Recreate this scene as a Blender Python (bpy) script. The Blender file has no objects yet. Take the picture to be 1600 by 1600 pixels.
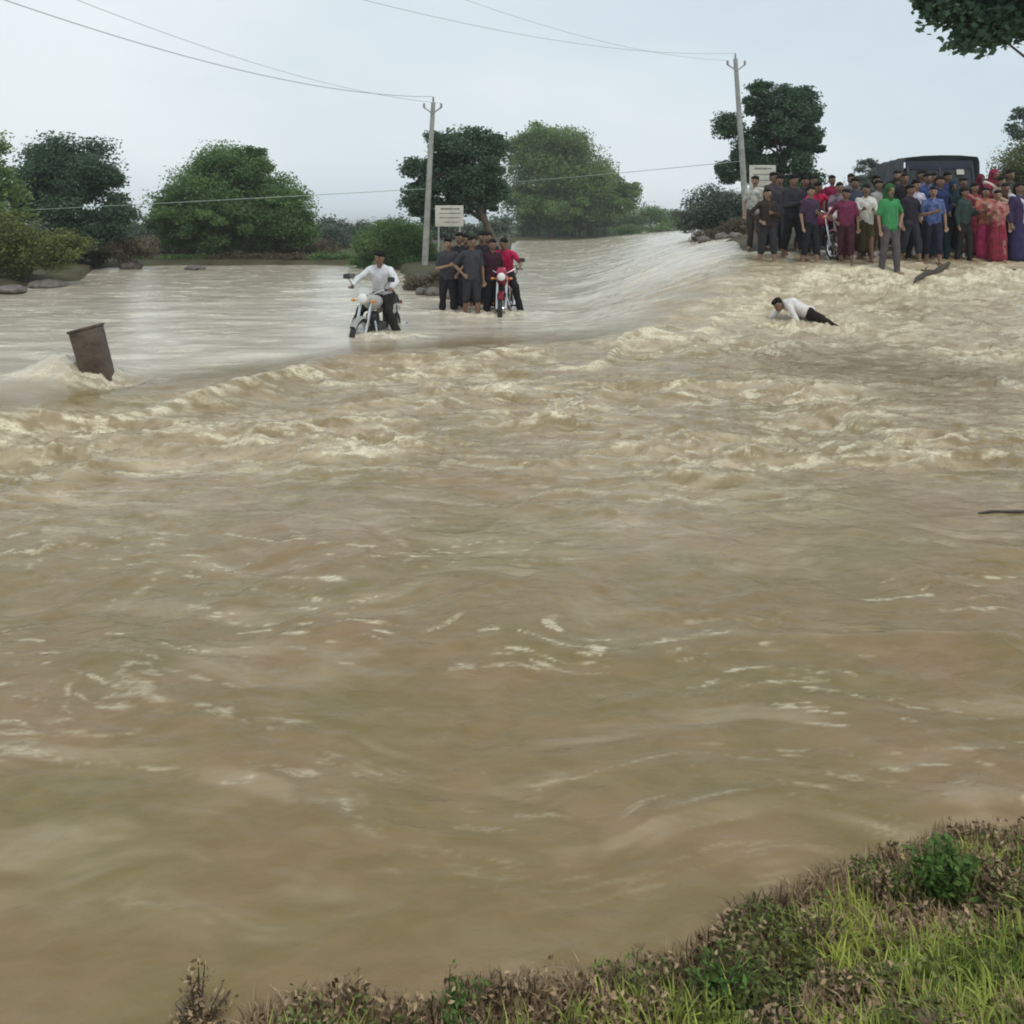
import bpy, bmesh, math, random
import numpy as np
from mathutils import Vector, Matrix
random.seed(7); rng = np.random.default_rng(11)
SC = bpy.context.scene
COL = SC.collection
# ------------------------------------------------------------------ camera, sky, sun, exposure
F, HOR, CH = 1256.0, 352.0, 1.65          # focal length in photo pixels, horizon row, camera height
cd = bpy.data.cameras.new('camera'); cam = bpy.data.objects.new('camera', cd); COL.objects.link(cam)
cam.location = (0, 0, CH); cam.rotation_euler = (math.radians(90), 0, 0)
cd.sensor_width = 36; cd.lens = F / 1600 * 36; cd.shift_y = -(800 - HOR) / 1600
cd.clip_start = 0.05; cd.clip_end = 6000
SC.camera = cam
SC.view_settings.view_transform = 'Standard'; SC.view_settings.look = 'None'
SC.view_settings.exposure = 0.0; SC.view_settings.gamma = 1.0
SC.render.engine = 'CYCLES'
SC.cycles.pixel_filter_type = 'BLACKMAN_HARRIS'; SC.cycles.filter_width = 1.9
SC.cycles.max_bounces = 6; SC.cycles.diffuse_bounces = 3; SC.cycles.glossy_bounces = 3
SC.cycles.transparent_max_bounces = 8; SC.cycles.volume_bounces = 1
SUN_EL, SUN_AZ = math.radians(58), math.radians(150)   # azimuth measured clockwise from +Y: behind the camera, to the right

w = bpy.data.worlds.new("World"); SC.world = w; w.use_nodes = True
nt = w.node_tree; nt.nodes.clear()
out = nt.nodes.new('ShaderNodeOutputWorld'); bg = nt.nodes.new('ShaderNodeBackground')
sky = nt.nodes.new('ShaderNodeTexSky'); sky.sky_type = 'NISHITA'; sky.sun_disc = False
sky.sun_elevation = SUN_EL; sky.sun_rotation = SUN_AZ; sky.air_density = 1.5; sky.dust_density = 4
tc = nt.nodes.new('ShaderNodeTexCoord'); mp = nt.nodes.new('ShaderNodeMapping'); mp.inputs['Scale'].default_value = (1, 1, 2.6)
mp.inputs['Location'].default_value = (0.35, 0.1, 0.2)
no = nt.nodes.new('ShaderNodeTexNoise'); no.inputs['Scale'].default_value = 1.7; no.inputs['Detail'].default_value = 5
no.inputs['Roughness'].default_value = 0.45
rp = nt.nodes.new('ShaderNodeValToRGB')
rp.color_ramp.elements[0].position = 0.35; rp.color_ramp.elements[0].color = (0.60, 0.70, 0.775, 1)
rp.color_ramp.elements[1].position = 0.68; rp.color_ramp.elements[1].color = (0.80, 0.865, 0.89, 1)
ml = nt.nodes.new('ShaderNodeVectorMath'); ml.operation = 'SCALE'; ml.inputs['Scale'].default_value = 10.9
mx = nt.nodes.new('ShaderNodeMix'); mx.data_type = 'RGBA'; mx.inputs['Factor'].default_value = 0.95
L = nt.links.new
L(tc.outputs['Generated'], mp.inputs['Vector']); L(mp.outputs[0], no.inputs['Vector']); L(no.outputs['Fac'], rp.inputs[0])
L(rp.outputs[0], ml.inputs[0]); L(sky.outputs[0], mx.inputs['A']); L(ml.outputs[0], mx.inputs['B'])
L(mx.outputs['Result'], bg.inputs[0]); bg.inputs[1].default_value = 0.1; L(bg.outputs[0], out.inputs[0])
sd = bpy.data.lights.new('sun', 'SUN'); sun = bpy.data.objects.new('sun', sd); COL.objects.link(sun)
sd.energy = 1.3; sd.angle = math.radians(25); sd.color = (1, 0.95, 0.87)
sv = Vector((math.sin(SUN_AZ) * math.cos(SUN_EL), math.cos(SUN_AZ) * math.cos(SUN_EL), math.sin(SUN_EL)))
sun.rotation_euler = sv.to_track_quat('Z', 'Y').to_euler()

# ------------------------------------------------------------------ helpers
def P(px, py, Y):
    return Vector(((px - 800) / F * Y, Y, CH - (py - HOR) * Y / F))
def X_at(px, Y): return (px - 800) / F * Y
def tag(o, label=None, cat=None, group=None, kind=None):
    if label: o['label'] = label
    if cat: o['category'] = cat
    if group: o['group'] = group
    if kind: o['kind'] = kind
    return o
def empty(name, loc, rz=0, label=None, cat=None, group=None):
    o = bpy.data.objects.new(name, None); COL.objects.link(o)
    o.location = loc; o.rotation_euler = (0, 0, rz); o.empty_display_size = 0.2
    return tag(o, label, cat, group)
def link(name, me, mat=None, parent=None, smooth=True):
    o = bpy.data.objects.new(name, me); COL.objects.link(o)
    if mat is not None and not me.materials: me.materials.append(mat)
    if parent is not None: o.parent = parent
    if smooth and len(me.polygons):
        me.polygons.foreach_set('use_smooth', np.ones(len(me.polygons), bool))
    return o
def np_mesh(name, V, Fq, attrs=None, k=4):
    me = bpy.data.meshes.new(name); n = len(V); m = len(Fq)
    me.vertices.add(n); me.vertices.foreach_set('co', np.ascontiguousarray(V, dtype=np.float32).ravel())
    me.loops.add(m * k); me.loops.foreach_set('vertex_index', np.ascontiguousarray(Fq, dtype=np.int32).ravel())
    me.polygons.add(m); me.polygons.foreach_set('loop_start', np.arange(0, m * k, k, dtype=np.int32))
    for a, v in (attrs or {}).items():
        at = me.attributes.new(a, 'FLOAT', 'POINT'); at.data.foreach_set('value', np.asarray(v, dtype=np.float32).ravel())
    me.update(calc_edges=True); me.validate()
    return me

# value noise
def _h(ix, iy, s):
    n = (ix * 374761393 + iy * 668265263 + s * 144269504) & 0xffffffff
    n = ((n ^ (n >> 13)) * 1274126177) & 0xffffffff
    return ((n ^ (n >> 16)) & 0xffff) / 65535.0
def vn(x, y, s=0):
    x = np.asarray(x, float); y = np.asarray(y, float)
    ix = np.floor(x).astype(np.int64); iy = np.floor(y).astype(np.int64); fx = x - ix; fy = y - iy
    fx = fx ** 3 * (fx * (fx * 6 - 15) + 10); fy = fy ** 3 * (fy * (fy * 6 - 15) + 10)
    a = _h(ix, iy, s); b = _h(ix + 1, iy, s); c = _h(ix, iy + 1, s); d = _h(ix + 1, iy + 1, s)
    return (a * (1 - fx) + b * fx) * (1 - fy) + (c * (1 - fx) + d * fx) * fy
def fbm(x, y, o=4, s=0, g=0.5):
    t = 0; a = 1; n = 0
    for i in range(o):
        ca, sa = math.cos(i * 0.9), math.sin(i * 0.9)
        t = t + a * vn(x * ca - y * sa + 13.7 * i, x * sa + y * ca - 7.1 * i, s + i); n += a; a *= g; x = x * 2.03; y = y * 2.03
    return t / n
def ridge(x, y, o=4, s=0, g=0.5):
    t = 0; a = 1; n = 0
    for i in range(o):
        ca, sa = math.cos(i * 0.5), math.sin(i * 0.5)
        v = 1 - np.abs(2 * vn(x * ca - y * sa + 5.3 * i, x * sa + y * ca + 3.9 * i, s + i) - 1); t = t + a * v * v; n += a; a *= g; x = x * 2.1; y = y * 2.1
    return t / n
def ss(a, b, x):
    t = np.clip((np.asarray(x, float) - a) / (b - a), 0, 1); return t * t * (3 - 2 * t)

# ------------------------------------------------------------------ materials
def mat(name, col, rough=0.7, var=0.15, scale=6.0, bump=0.0, bscale=30.0, metal=0.0, col2=None, spec=0.5, trans=0.0):
    m = bpy.data.materials.new(name); m.use_nodes = True; n = m.node_tree; b = n.nodes['Principled BSDF']
    b.inputs['Roughness'].default_value = rough; b.inputs['Metallic'].default_value = metal
    b.inputs['Specular IOR Level'].default_value = spec
    t = n.nodes.new('ShaderNodeTexCoord'); x = n.nodes.new('ShaderNodeTexNoise'); x.inputs['Scale'].default_value = scale; x.inputs['Detail'].default_value = 5
    n.links.new(t.outputs['Object'], x.inputs['Vector'])
    r = n.nodes.new('ShaderNodeValToRGB'); c2 = col2 or tuple(min(1, c * (1 + var)) for c in col)
    c1 = col if col2 else tuple(c * (1 - var) for c in col)
    r.color_ramp.elements[0].position = 0.35; r.color_ramp.elements[0].color = (*c1, 1)
    r.color_ramp.elements[1].position = 0.65; r.color_ramp.elements[1].color = (*c2, 1)
    n.links.new(x.outputs['Fac'], r.inputs[0]); n.links.new(r.outputs[0], b.inputs['Base Color'])
    if bump:
        y = n.nodes.new('ShaderNodeTexNoise'); y.inputs['Scale'].default_value = bscale; y.inputs['Detail'].default_value = 4
        n.links.new(t.outputs['Object'], y.inputs['Vector'])
        bp = n.nodes.new('ShaderNodeBump'); bp.inputs['Strength'].default_value = bump; bp.inputs['Distance'].default_value = 0.02
        n.links.new(y.outputs['Fac'], bp.inputs['Height']); n.links.new(bp.outputs[0], b.inputs['Normal'])
    return m
def leaf_mat(name, c1, c2, trans=0.25, rough=0.55):
    m = bpy.data.materials.new(name); m.use_nodes = True; n = m.node_tree; b = n.nodes['Principled BSDF']
    b.inputs['Roughness'].default_value = rough; b.inputs['Specular IOR Level'].default_value = 0.14
    a = n.nodes.new('ShaderNodeAttribute'); a.attribute_name = 'rnd'
    r = n.nodes.new('ShaderNodeValToRGB'); r.color_ramp.elements[0].color = (*c1, 1); r.color_ramp.elements[1].color = (*c2, 1)
    n.links.new(a.outputs['Fac'], r.inputs[0]); n.links.new(r.outputs[0], b.inputs['Base Color'])
    t = n.nodes.new('ShaderNodeBsdfTranslucent'); n.links.new(r.outputs[0], t.inputs[0])
    x = n.nodes.new('ShaderNodeMixShader'); x.inputs[0].default_value = trans
    n.links.new(b.outputs[0], x.inputs[1]); n.links.new(t.outputs[0], x.inputs[2])
    n.links.new(x.outputs[0], n.nodes['Material Output'].inputs[0])
    return m
M = {}
M['bark'] = mat('bark', (0.09, 0.07, 0.05), 0.9, 0.3, 8, 0.6, 20)
M['concrete'] = mat('concrete', (0.30, 0.30, 0.27), 0.85, 0.2, 5, 0.3, 40)
M['stone'] = mat('stone', (0.12, 0.10, 0.085), 0.55, 0.35, 7, 0.9, 18)
M['oldpost'] = mat('oldpost', (0.040, 0.022, 0.013), 0.5, 0.4, 6, 0.8, 14, col2=(0.105, 0.07, 0.045))
M['steel'] = mat('steel', (0.35, 0.35, 0.35), 0.4, 0.15, 10, metal=0.8)
M['chrome'] = mat('chrome', (0.6, 0.6, 0.6), 0.2, 0.05, 10, metal=1.0)
M['rubber'] = mat('rubber', (0.018, 0.018, 0.018), 0.7, 0.2, 10)
M['blackpl'] = mat('blackpl', (0.022, 0.022, 0.024), 0.4, 0.2, 10)
M['engine'] = mat('engine', (0.10, 0.10, 0.10), 0.45, 0.3, 12, metal=0.5)
M['glass'] = mat('glass', (0.03, 0.035, 0.04), 0.12, 0.1, 3, spec=0.35)
M['lens'] = mat('lens', (0.75, 0.75, 0.72), 0.12, 0.05, 20)
M['redlens'] = mat('redlens', (0.4, 0.02, 0.02), 0.2, 0.05, 20)
M['amber'] = mat('amber', (0.6, 0.22, 0.03), 0.2, 0.05, 20)
M['skin'] = mat('skin', (0.19, 0.105, 0.064), 0.5, 0.12, 9, 0.1, 60)
M['skin2'] = mat('skin2', (0.27, 0.16, 0.10), 0.5, 0.12, 9, 0.1, 60)
M['lips'] = mat('lips', (0.14, 0.05, 0.04), 0.5, 0.1, 9)
M['eye'] = mat('eye', (0.02, 0.015, 0.012), 0.3, 0.1, 9)
M['hair'] = mat('hair', (0.009, 0.007, 0.006), 0.75, 0.3, 40, 0.9, 90, spec=.15)
M['wire'] = mat('wire', (0.40, 0.42, 0.42), 0.6, 0.1, 4)
M['palewire'] = mat('palewire', (0.30, 0.38, 0.32), 0.5, 0.1, 4)
M['wood'] = mat('wood', (0.05, 0.038, 0.028), 0.6, 0.3, 9, 0.6, 25)
_cl = {}
def cloth(c, pat=None):
    k = (tuple(c), pat)
    if k not in _cl:
        _cl[k] = mat('cloth_%d' % len(_cl), c, 0.85, 0.16, 9, 0.55, 16, col2=pat, spec=0.2)
    return _cl[k]

# ------------------------------------------------------------------ levels of water and ground
CR = [(-9, 6.9), (-4.6, 7.4), (-4.0, 8.2), (-2.9, 9.1), (-2.2, 10.4), (0, 11.4), (1.0, 11.6), (2.2, 12.6), (3.3, 14.2), (5, 15.6), (12, 16.5), (60, 17)]
def crest(X): return np.interp(X, [c[0] for c in CR], [c[1] for c in CR])
RZ = [(0, 0), (9.8, 0), (11.2, .10), (12.8, .32), (14, .62), (15, .9), (15.6, 1.0), (17, 1.15), (19, 1.3), (26, 1.42), (60, 1.5), (200, 1.52), (3000, 1.2)]
def right_factor(X, Y):
    return ss(0.045, 0.297, X / np.maximum(Y, 1.0) - 0.006 * np.sin(Y * 1.3))
def plateau(X, Y): return .93 * np.interp(Y, [r[0] for r in RZ], [r[1] for r in RZ]) * right_factor(X, Y)
def water_level(X, Y):
    X = np.asarray(X, float); Y = np.asarray(Y, float)
    yc = crest(X)
    down = -0.17 * ss(0, 1, (yc - Y) / 1.6)
    return down * (1 - 0) + plateau(X, Y)
PX, PY = X_at(156, 8.6), 8.6      # the old post
def water_height(X, Y):
    yc = crest(X); lv = water_level(X, Y); rf = ss(1.5, 4.5, X)
    wx = X + 0.5 * (fbm(X / 1.1, Y / 0.9, 3, 31) - .5); wy = Y + 0.5 * (fbm(X / 1.0, Y / 0.8, 3, 37) - .5)
    T = ss(-0.1, 0.9, (yc - Y)) * ss(4.3, 6.3, Y + 0.8 * (vn(X / 1.2, Y, 5) - .5))
    T = T * (0.42 + 0.75 * ss(.30, .66, fbm(X / 1.6, Y / 1.1, 3, 8)))
    up = ss(-0.3, 1.5, Y - yc)
    near = 1 - ss(4.2, 6.0, Y)
    rg = ridge(wx / 1.25, wy / 0.55, 4, 3, 0.55)
    z = lv + T * (0.15 * (rg - 0.42) + 0.13 * (fbm(wx / 0.28, wy / 0.13, 5, 12, .62) - .5))
    z = z + up * (0.075 * (fbm(wx / 1.7, wy / 1.1, 4, 21, 0.5) - .5) + 0.020 * (ridge(wx / 3.2, wy / 1.6, 2, 24) - .5))
    calm = 0.55 + 0.45 * ss(2.2, 4.5, Y)
    r2 = ridge(wx / 1.7 + 3, wy / 1.0, 3, 44, 0.45)
    z = z + near * calm * (0.085 * (r2 - .45) + 0.050 * (fbm(wx / 0.55, wy / 0.38, 4, 51, 0.5) - .5) + 0.020 * (fbm(wx / 0.16, wy / 0.09, 3, 57, .6) - .5))
    # standing wave that folds over just below the sill
    z = z + 0.045 * np.exp(-((Y - yc + 0.95 + 1.3 * (fbm(X / 0.9, Y * 0, 2, 61) - .5)) / 0.22) ** 2) * (0.5 + vn(X / 0.6, Y / 2, 63))
    # water heaped against the post, and the hollow behind it
    dx = X - PX; dy = Y - PY
    z = z + 0.21 * (.7 + .6 * fbm(X / .35, Y / .2, 3, 104)) * np.exp(-((dx + 0.34) / 0.40) ** 2 - ((dy - 0.02) / 0.45) ** 2) - 0.10 * np.exp(-((dx - 0.25) / 0.22) ** 2 - ((dy + 0.15) / 0.3) ** 2)
    z = z + 0.10 * ss(-4.0, -5.5, X) * np.exp(-((Y - 8.6) / 0.8) ** 2)
    z = z - .4 * ss(.275, .305, X / np.maximum(Y, 1)) * ss(18.5, 21, Y)
    wake = 0
    for (a_, b_, c_) in DIST: wake = wake + np.exp(-((X - a_) / c_) ** 2 - ((Y - b_) / (c_ * .6)) ** 2)
    wake = np.clip(wake, 0, 1); z = z + wake * .14 * (ridge(wx / .28, wy / .18, 3, 111) - .4)
    # foam and aerated water
    br = fbm(X / 0.10, Y / 0.05, 3, 71)
    foam = T * ss(0.55, 0.85, rg) * ss(0.45, 0.64, br) * 0.7
    foam = foam + 0.7 * T * ss(.60, .70, fbm(wx / .30, wy / .055, 4, 77))
    foam = foam + 0.9 * np.exp(-((Y - yc + 1.0 + 1.3 * (fbm(X / 0.9, Y * 0, 2, 61) - .5)) / 0.2) ** 2) * ss(.42, .62, fbm(X / .22, Y / .07, 3, 73))
    lines = np.exp(-((fbm(wx / 1.1, wy / 0.6, 4, 81) - .5) / .016) ** 2) * ss(.52, .66, vn(X / .8, Y / .45, 83)) * ss(.42, .6, fbm(X / .09, Y / .035, 3, 85, .6))
    foam = foam + near * 0.38 * lines * ss(1.9, 2.6, Y)
    fl = ss(.66, .82, fbm(wx / .20, wy / .032, 4, 88)) * ss(.35, .7, vn(X / 1.1, Y / .5, 89))
    foam = foam + near * fl * 0.7 * ss(1.8, 3.6, Y)
    foam = foam + up * (ss(.66, .78, fbm(wx / .7, wy / .14, 4, 91)) * 0.6)
    rf = ss(0.2, 4.0, X)
    casc = rf * ss(9.8, 12, Y) * (1 - ss(15.5, 17, Y))
    foam = foam + wake * ss(.48, .62, fbm(X / .12, Y / .06, 4, 113)) * 1.0
    foam = foam + casc * ss(.56, .72, fbm(wx / .5, wy / .08, 4, 95)) * 0.36
    up2 = up * ss(.05, .14, X / np.maximum(Y, 1)) * (1 - ss(26, 40, Y)); z = z + up2 * .065 * (ridge(wx / .9, wy / .5, 4, 121) - .45)
    foam = foam + up2 * ss(.60, .74, fbm(wx / .5, wy / .10, 4, 123)) * .3
    z = z + casc * (0.06 * (ridge(wx / .8, wy / .35, 3, 97) - .5) + .05 * (fbm(wx / .3, wy / .2, 3, 98) - .5))
    aer = np.clip(T * 0.85 + casc * 0.5, 0, 1) * (0.55 + 0.8 * vn(wx / .9, wy / .6, 99)) + near * .35 * ss(3, 6, Y) * (.4 + vn(wx / 1.3, wy / .8, 102)) + near * .34 * ss(.5, .72, fbm(wx / .7, wy / .16, 4, 103, .6))
    pale = np.maximum(ss(-.2, 1.6, Y - yc) * (1 - casc * .7), .25 * casc * ss(10.5, 12.5, Y))  # mask for upstream water, lightened in place of grazing sky reflection
    return z, np.clip(foam, 0, 1), np.clip(aer, 0, 1), pale

DIST = [(5.05, 12.6, .45), (4.2, 12.5, .35), (-1.9, 12.0, .55), (4.56, 12.6, .75), (-4.45, 8.45, .5), (-.35, 15.0, .8), (-.85, 15.1, .6), (6.0, 14.8, .8), (7.1, 14.4, .7)]
SH = [(-1.2, 17), (-0.64, 20.5), (-0.535, 23.5), (-0.52, 30), (-0.45, 32.5), (-0.15, 33), (-0.128, 22), (-0.115, 19.6), (-0.06, 18.6), (-0.012, 18.4), (0.006, 86), (0.3, 90), (1.2, 95)]
NB = [(-3, 0.6), (-.9, 1.35), (-.70, 1.62), (-.60, 1.84), (-.3, 1.86), (0, 1.88), (.31, 1.94), (.48, 2.00), (.66, 2.10), (.88, 2.25), (1.19, 2.34), (1.6, 2.36), (2.2, 2.45), (4, 2.8), (9, 4)]
def near_edge(X): return np.interp(X, [n[0] for n in NB], [n[1] for n in NB]) + .16 * (fbm(np.asarray(X, float) * 4.5, 0 * np.asarray(X, float), 3, 66) - .5)
def ground(X, Y):
    X = np.asarray(X, float); Y = np.asarray(Y, float); u = X / np.maximum(Y, .5)
    ys = np.interp(u, [s[0] for s in SH], [s[1] for s in SH])
    bed = -0.55 + 0 * X
    # the causeway and the shallows where people stand
    bed = np.where(u > .2, bed, 0) + np.where(u > .2, 0, 1) * np.maximum(bed, -0.36 * np.exp(-((Y - 14) / 5.0) ** 4) - 0.55 * (1 - np.exp(-((Y - 14) / 5.0) ** 4)))
    far = ss(-1.5, 1.5, Y - ys); land = 0.22 + 0.25 * ss(0, 25, Y - ys) + 0.12 * (fbm(X / 2.5, Y / 2.5, 3, 7) - .5)
    g = bed * (1 - far) + land * far
    rf = right_factor(X - 0.15, Y); pl = plateau(X, Y) + np.interp(Y, [0, 11, 14.3, 15.2, 16.3, 17.5, 19, 60], [-1.4, -.7, -.30, -.10, -.06, .02, .06, .1]) + 0.03 * (fbm(X / .7, Y / .7, 3, 9) - .5)
    side = right_factor(X, Y)
    pl = np.where(Y > 20, np.maximum(pl, 0.3 * ss(20, 24, Y) * side), pl)
    g = g * (1 - rf) + np.maximum(g, pl) * rf
    nb = near_edge(X) - Y
    bank = -0.17 + 0.42 * ss(0, 1.4, nb) + 0.30 * np.clip(nb, -.6, 0) * 3 + 0.03 * (fbm(X / .15, Y / .15, 3, 19) - .5) * ss(-.1, .1, nb)
    t = ss(-0.6, -0.05, nb)
    g = g * (1 - t) + bank * t
    return g
def gz(X, Y): return float(ground(np.array([X]), np.array([Y]))[0])

def fan(name, us, Ys, fn, attrs=None, pad=0):
    U, YY = np.meshgrid(us, Ys); XX = U * (YY + pad)
    r = fn(XX, YY)
    Z = r[0] if isinstance(r, tuple) else r
    V = np.stack([XX, YY, Z], -1).reshape(-1, 3); nr, nc = XX.shape
    i = np.arange(nr - 1)[:, None] * nc + np.arange(nc - 1)[None, :]
    Fq = np.stack([i, i + 1, i + nc + 1, i + nc], -1).reshape(-1, 4)
    at = {a: r[k + 1] for k, a in enumerate(attrs)} if attrs else None
    return np_mesh(name, V, Fq, at)

# water
def water_mat():
    m = bpy.data.materials.new('muddy_water'); m.use_nodes = True; n = m.node_tree; b = n.nodes['Principled BSDF']; LK = n.links.new
    tc = n.nodes.new('ShaderNodeTexCoord')
    def noise(sc, det, vec=(1, 1, 1), rough=.5):
        mp = n.nodes.new('ShaderNodeMapping'); mp.inputs['Scale'].default_value = vec; LK(tc.outputs['Object'], mp.inputs[0])
        x = n.nodes.new('ShaderNodeTexNoise'); x.inputs['Scale'].default_value = sc; x.inputs['Detail'].default_value = det; x.inputs['Roughness'].default_value = rough
        x.inputs['Distortion'].default_value = 0.6
        LK(mp.outputs[0], x.inputs['Vector']); return x.outputs['Fac']
    def ramp(src, p0, c0, p1, c1):
        r = n.nodes.new('ShaderNodeValToRGB'); r.color_ramp.elements[0].position = p0; r.color_ramp.elements[0].color = (*c0, 1)
        r.color_ramp.elements[1].position = p1; r.color_ramp.elements[1].color = (*c1, 1); LK(src, r.inputs[0]); return r.outputs[0]
    def mix(f, a, c):
        x = n.nodes.new('ShaderNodeMix'); x.data_type = 'RGBA'
        LK(f, x.inputs['Factor']); LK(a, x.inputs['A']) if not isinstance(a, tuple) else setattr(x.inputs['A'], 'default_value', (*a, 1))
        LK(c, x.inputs['B']) if not isinstance(c, tuple) else setattr(x.inputs['B'], 'default_value', (*c, 1)); return x.outputs['Result']
    silt = ramp(noise(0.9, 4, (1, 1.3, 1)), .36, (0.175, 0.141, 0.045), .64, (0.250, 0.162, 0.084))
    fine = ramp(noise(5, 5, (1, 2.2, 1)), .4, (0.168, 0.124, 0.052), .62, (0.255, 0.183, 0.095))
    mud = n.nodes.new('ShaderNodeMix'); mud.data_type = 'RGBA'; mud.inputs['Factor'].default_value = 0.4; LK(silt, mud.inputs['A']); LK(fine, mud.inputs['B'])
    aa = n.nodes.new('ShaderNodeAttribute'); aa.attribute_name = 'aer'; fa = n.nodes.new('ShaderNodeAttribute'); fa.attribute_name = 'foam'
    aercol = ramp(noise(2.4, 5, (1, 2.0, 1), .6), .38, (0.26, 0.198, 0.105), .66, (0.49, 0.400, 0.27))
    c1 = mix(aa.outputs['Fac'], mud.outputs['Result'], aercol)
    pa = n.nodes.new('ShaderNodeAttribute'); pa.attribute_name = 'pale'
    c1 = mix(pa.outputs['Fac'], c1, ramp(noise(0.8, 5, (1, 3, 1), .6), .35, (0.40, 0.352, 0.27), .65, (0.64, 0.575, 0.46)))  # sky sheen on the upstream water put into its base colour
    brk = n.nodes.new('ShaderNodeMath'); brk.operation = 'MULTIPLY'
    r = n.nodes.new('ShaderNodeMapRange'); r.inputs['From Min'].default_value = .30; r.inputs['From Max'].default_value = .58; LK(noise(22, 4, (1, 2.4, 1), .6), r.inputs['Value'])
    LK(fa.outputs['Fac'], brk.inputs[0]); LK(r.outputs[0], brk.inputs[1])
    c2 = mix(brk.outputs[0], c1, (0.76, 0.69, 0.50))
    LK(c2, b.inputs['Base Color'])
    rr = n.nodes.new('ShaderNodeMapRange'); LK(brk.outputs[0], rr.inputs['Value']); rr.inputs['To Min'].default_value = 0.12; rr.inputs['To Max'].default_value = 0.7
    LK(rr.outputs[0], b.inputs['Roughness']); b.inputs['IOR'].default_value = 1.33
    bp = n.nodes.new('ShaderNodeBump'); bp.inputs['Strength'].default_value = 0.45; bp.inputs['Distance'].default_value = 0.02
    LK(noise(9, 5, (1, 1.9, 1), .6), bp.inputs['Height'])
    LK(bp.outputs[0], b.inputs['Normal'])
    return m
us = np.linspace(-0.95, 0.95, 1180); Ys = 0.8 * (150 / 0.8) ** np.linspace(0, 1, 1250)
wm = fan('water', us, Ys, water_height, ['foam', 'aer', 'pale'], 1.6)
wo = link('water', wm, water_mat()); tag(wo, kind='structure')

# ground
def ground_mat():
    m = mat('soil', (0.055, 0.045, 0.025), 0.85, 0.3, 0.9, 0.7, 9, col2=(0.085, 0.085, 0.04), spec=.3); return m
gy = np.concatenate([np.linspace(0.15, 3, 150)[:-1], 3 * (4000 / 3.0) ** np.linspace(0, 1, 420)])
def gfan(us, Ys):
    U, YY = np.meshgrid(us, Ys); XX = U * (YY + 1.5)
    V = np.stack([XX, YY, ground(XX, YY)], -1).reshape(-1, 3); nr, nc = XX.shape
    i = np.arange(nr - 1)[:, None] * nc + np.arange(nc - 1)[None, :]
    return np_mesh('ground', V, np.stack([i, i + 1, i + nc + 1, i + nc], -1).reshape(-1, 4))
go = link('ground', gfan(np.linspace(-1.5, 1.5, 520), gy), ground_mat()); tag(go, kind='structure')
# wet road on the right bank
def road_h(X, Y): return ground(X, Y) + 0.012
rd = fan('road', np.linspace(0.30, 0.95, 160), np.linspace(16.2, 60, 220), road_h)
tag(link('road', rd, mat('wet_road', (0.075, 0.066, 0.052), 0.9, 0.25, 1.5, 0.8, 8, spec=.05)), kind='structure')

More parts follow.
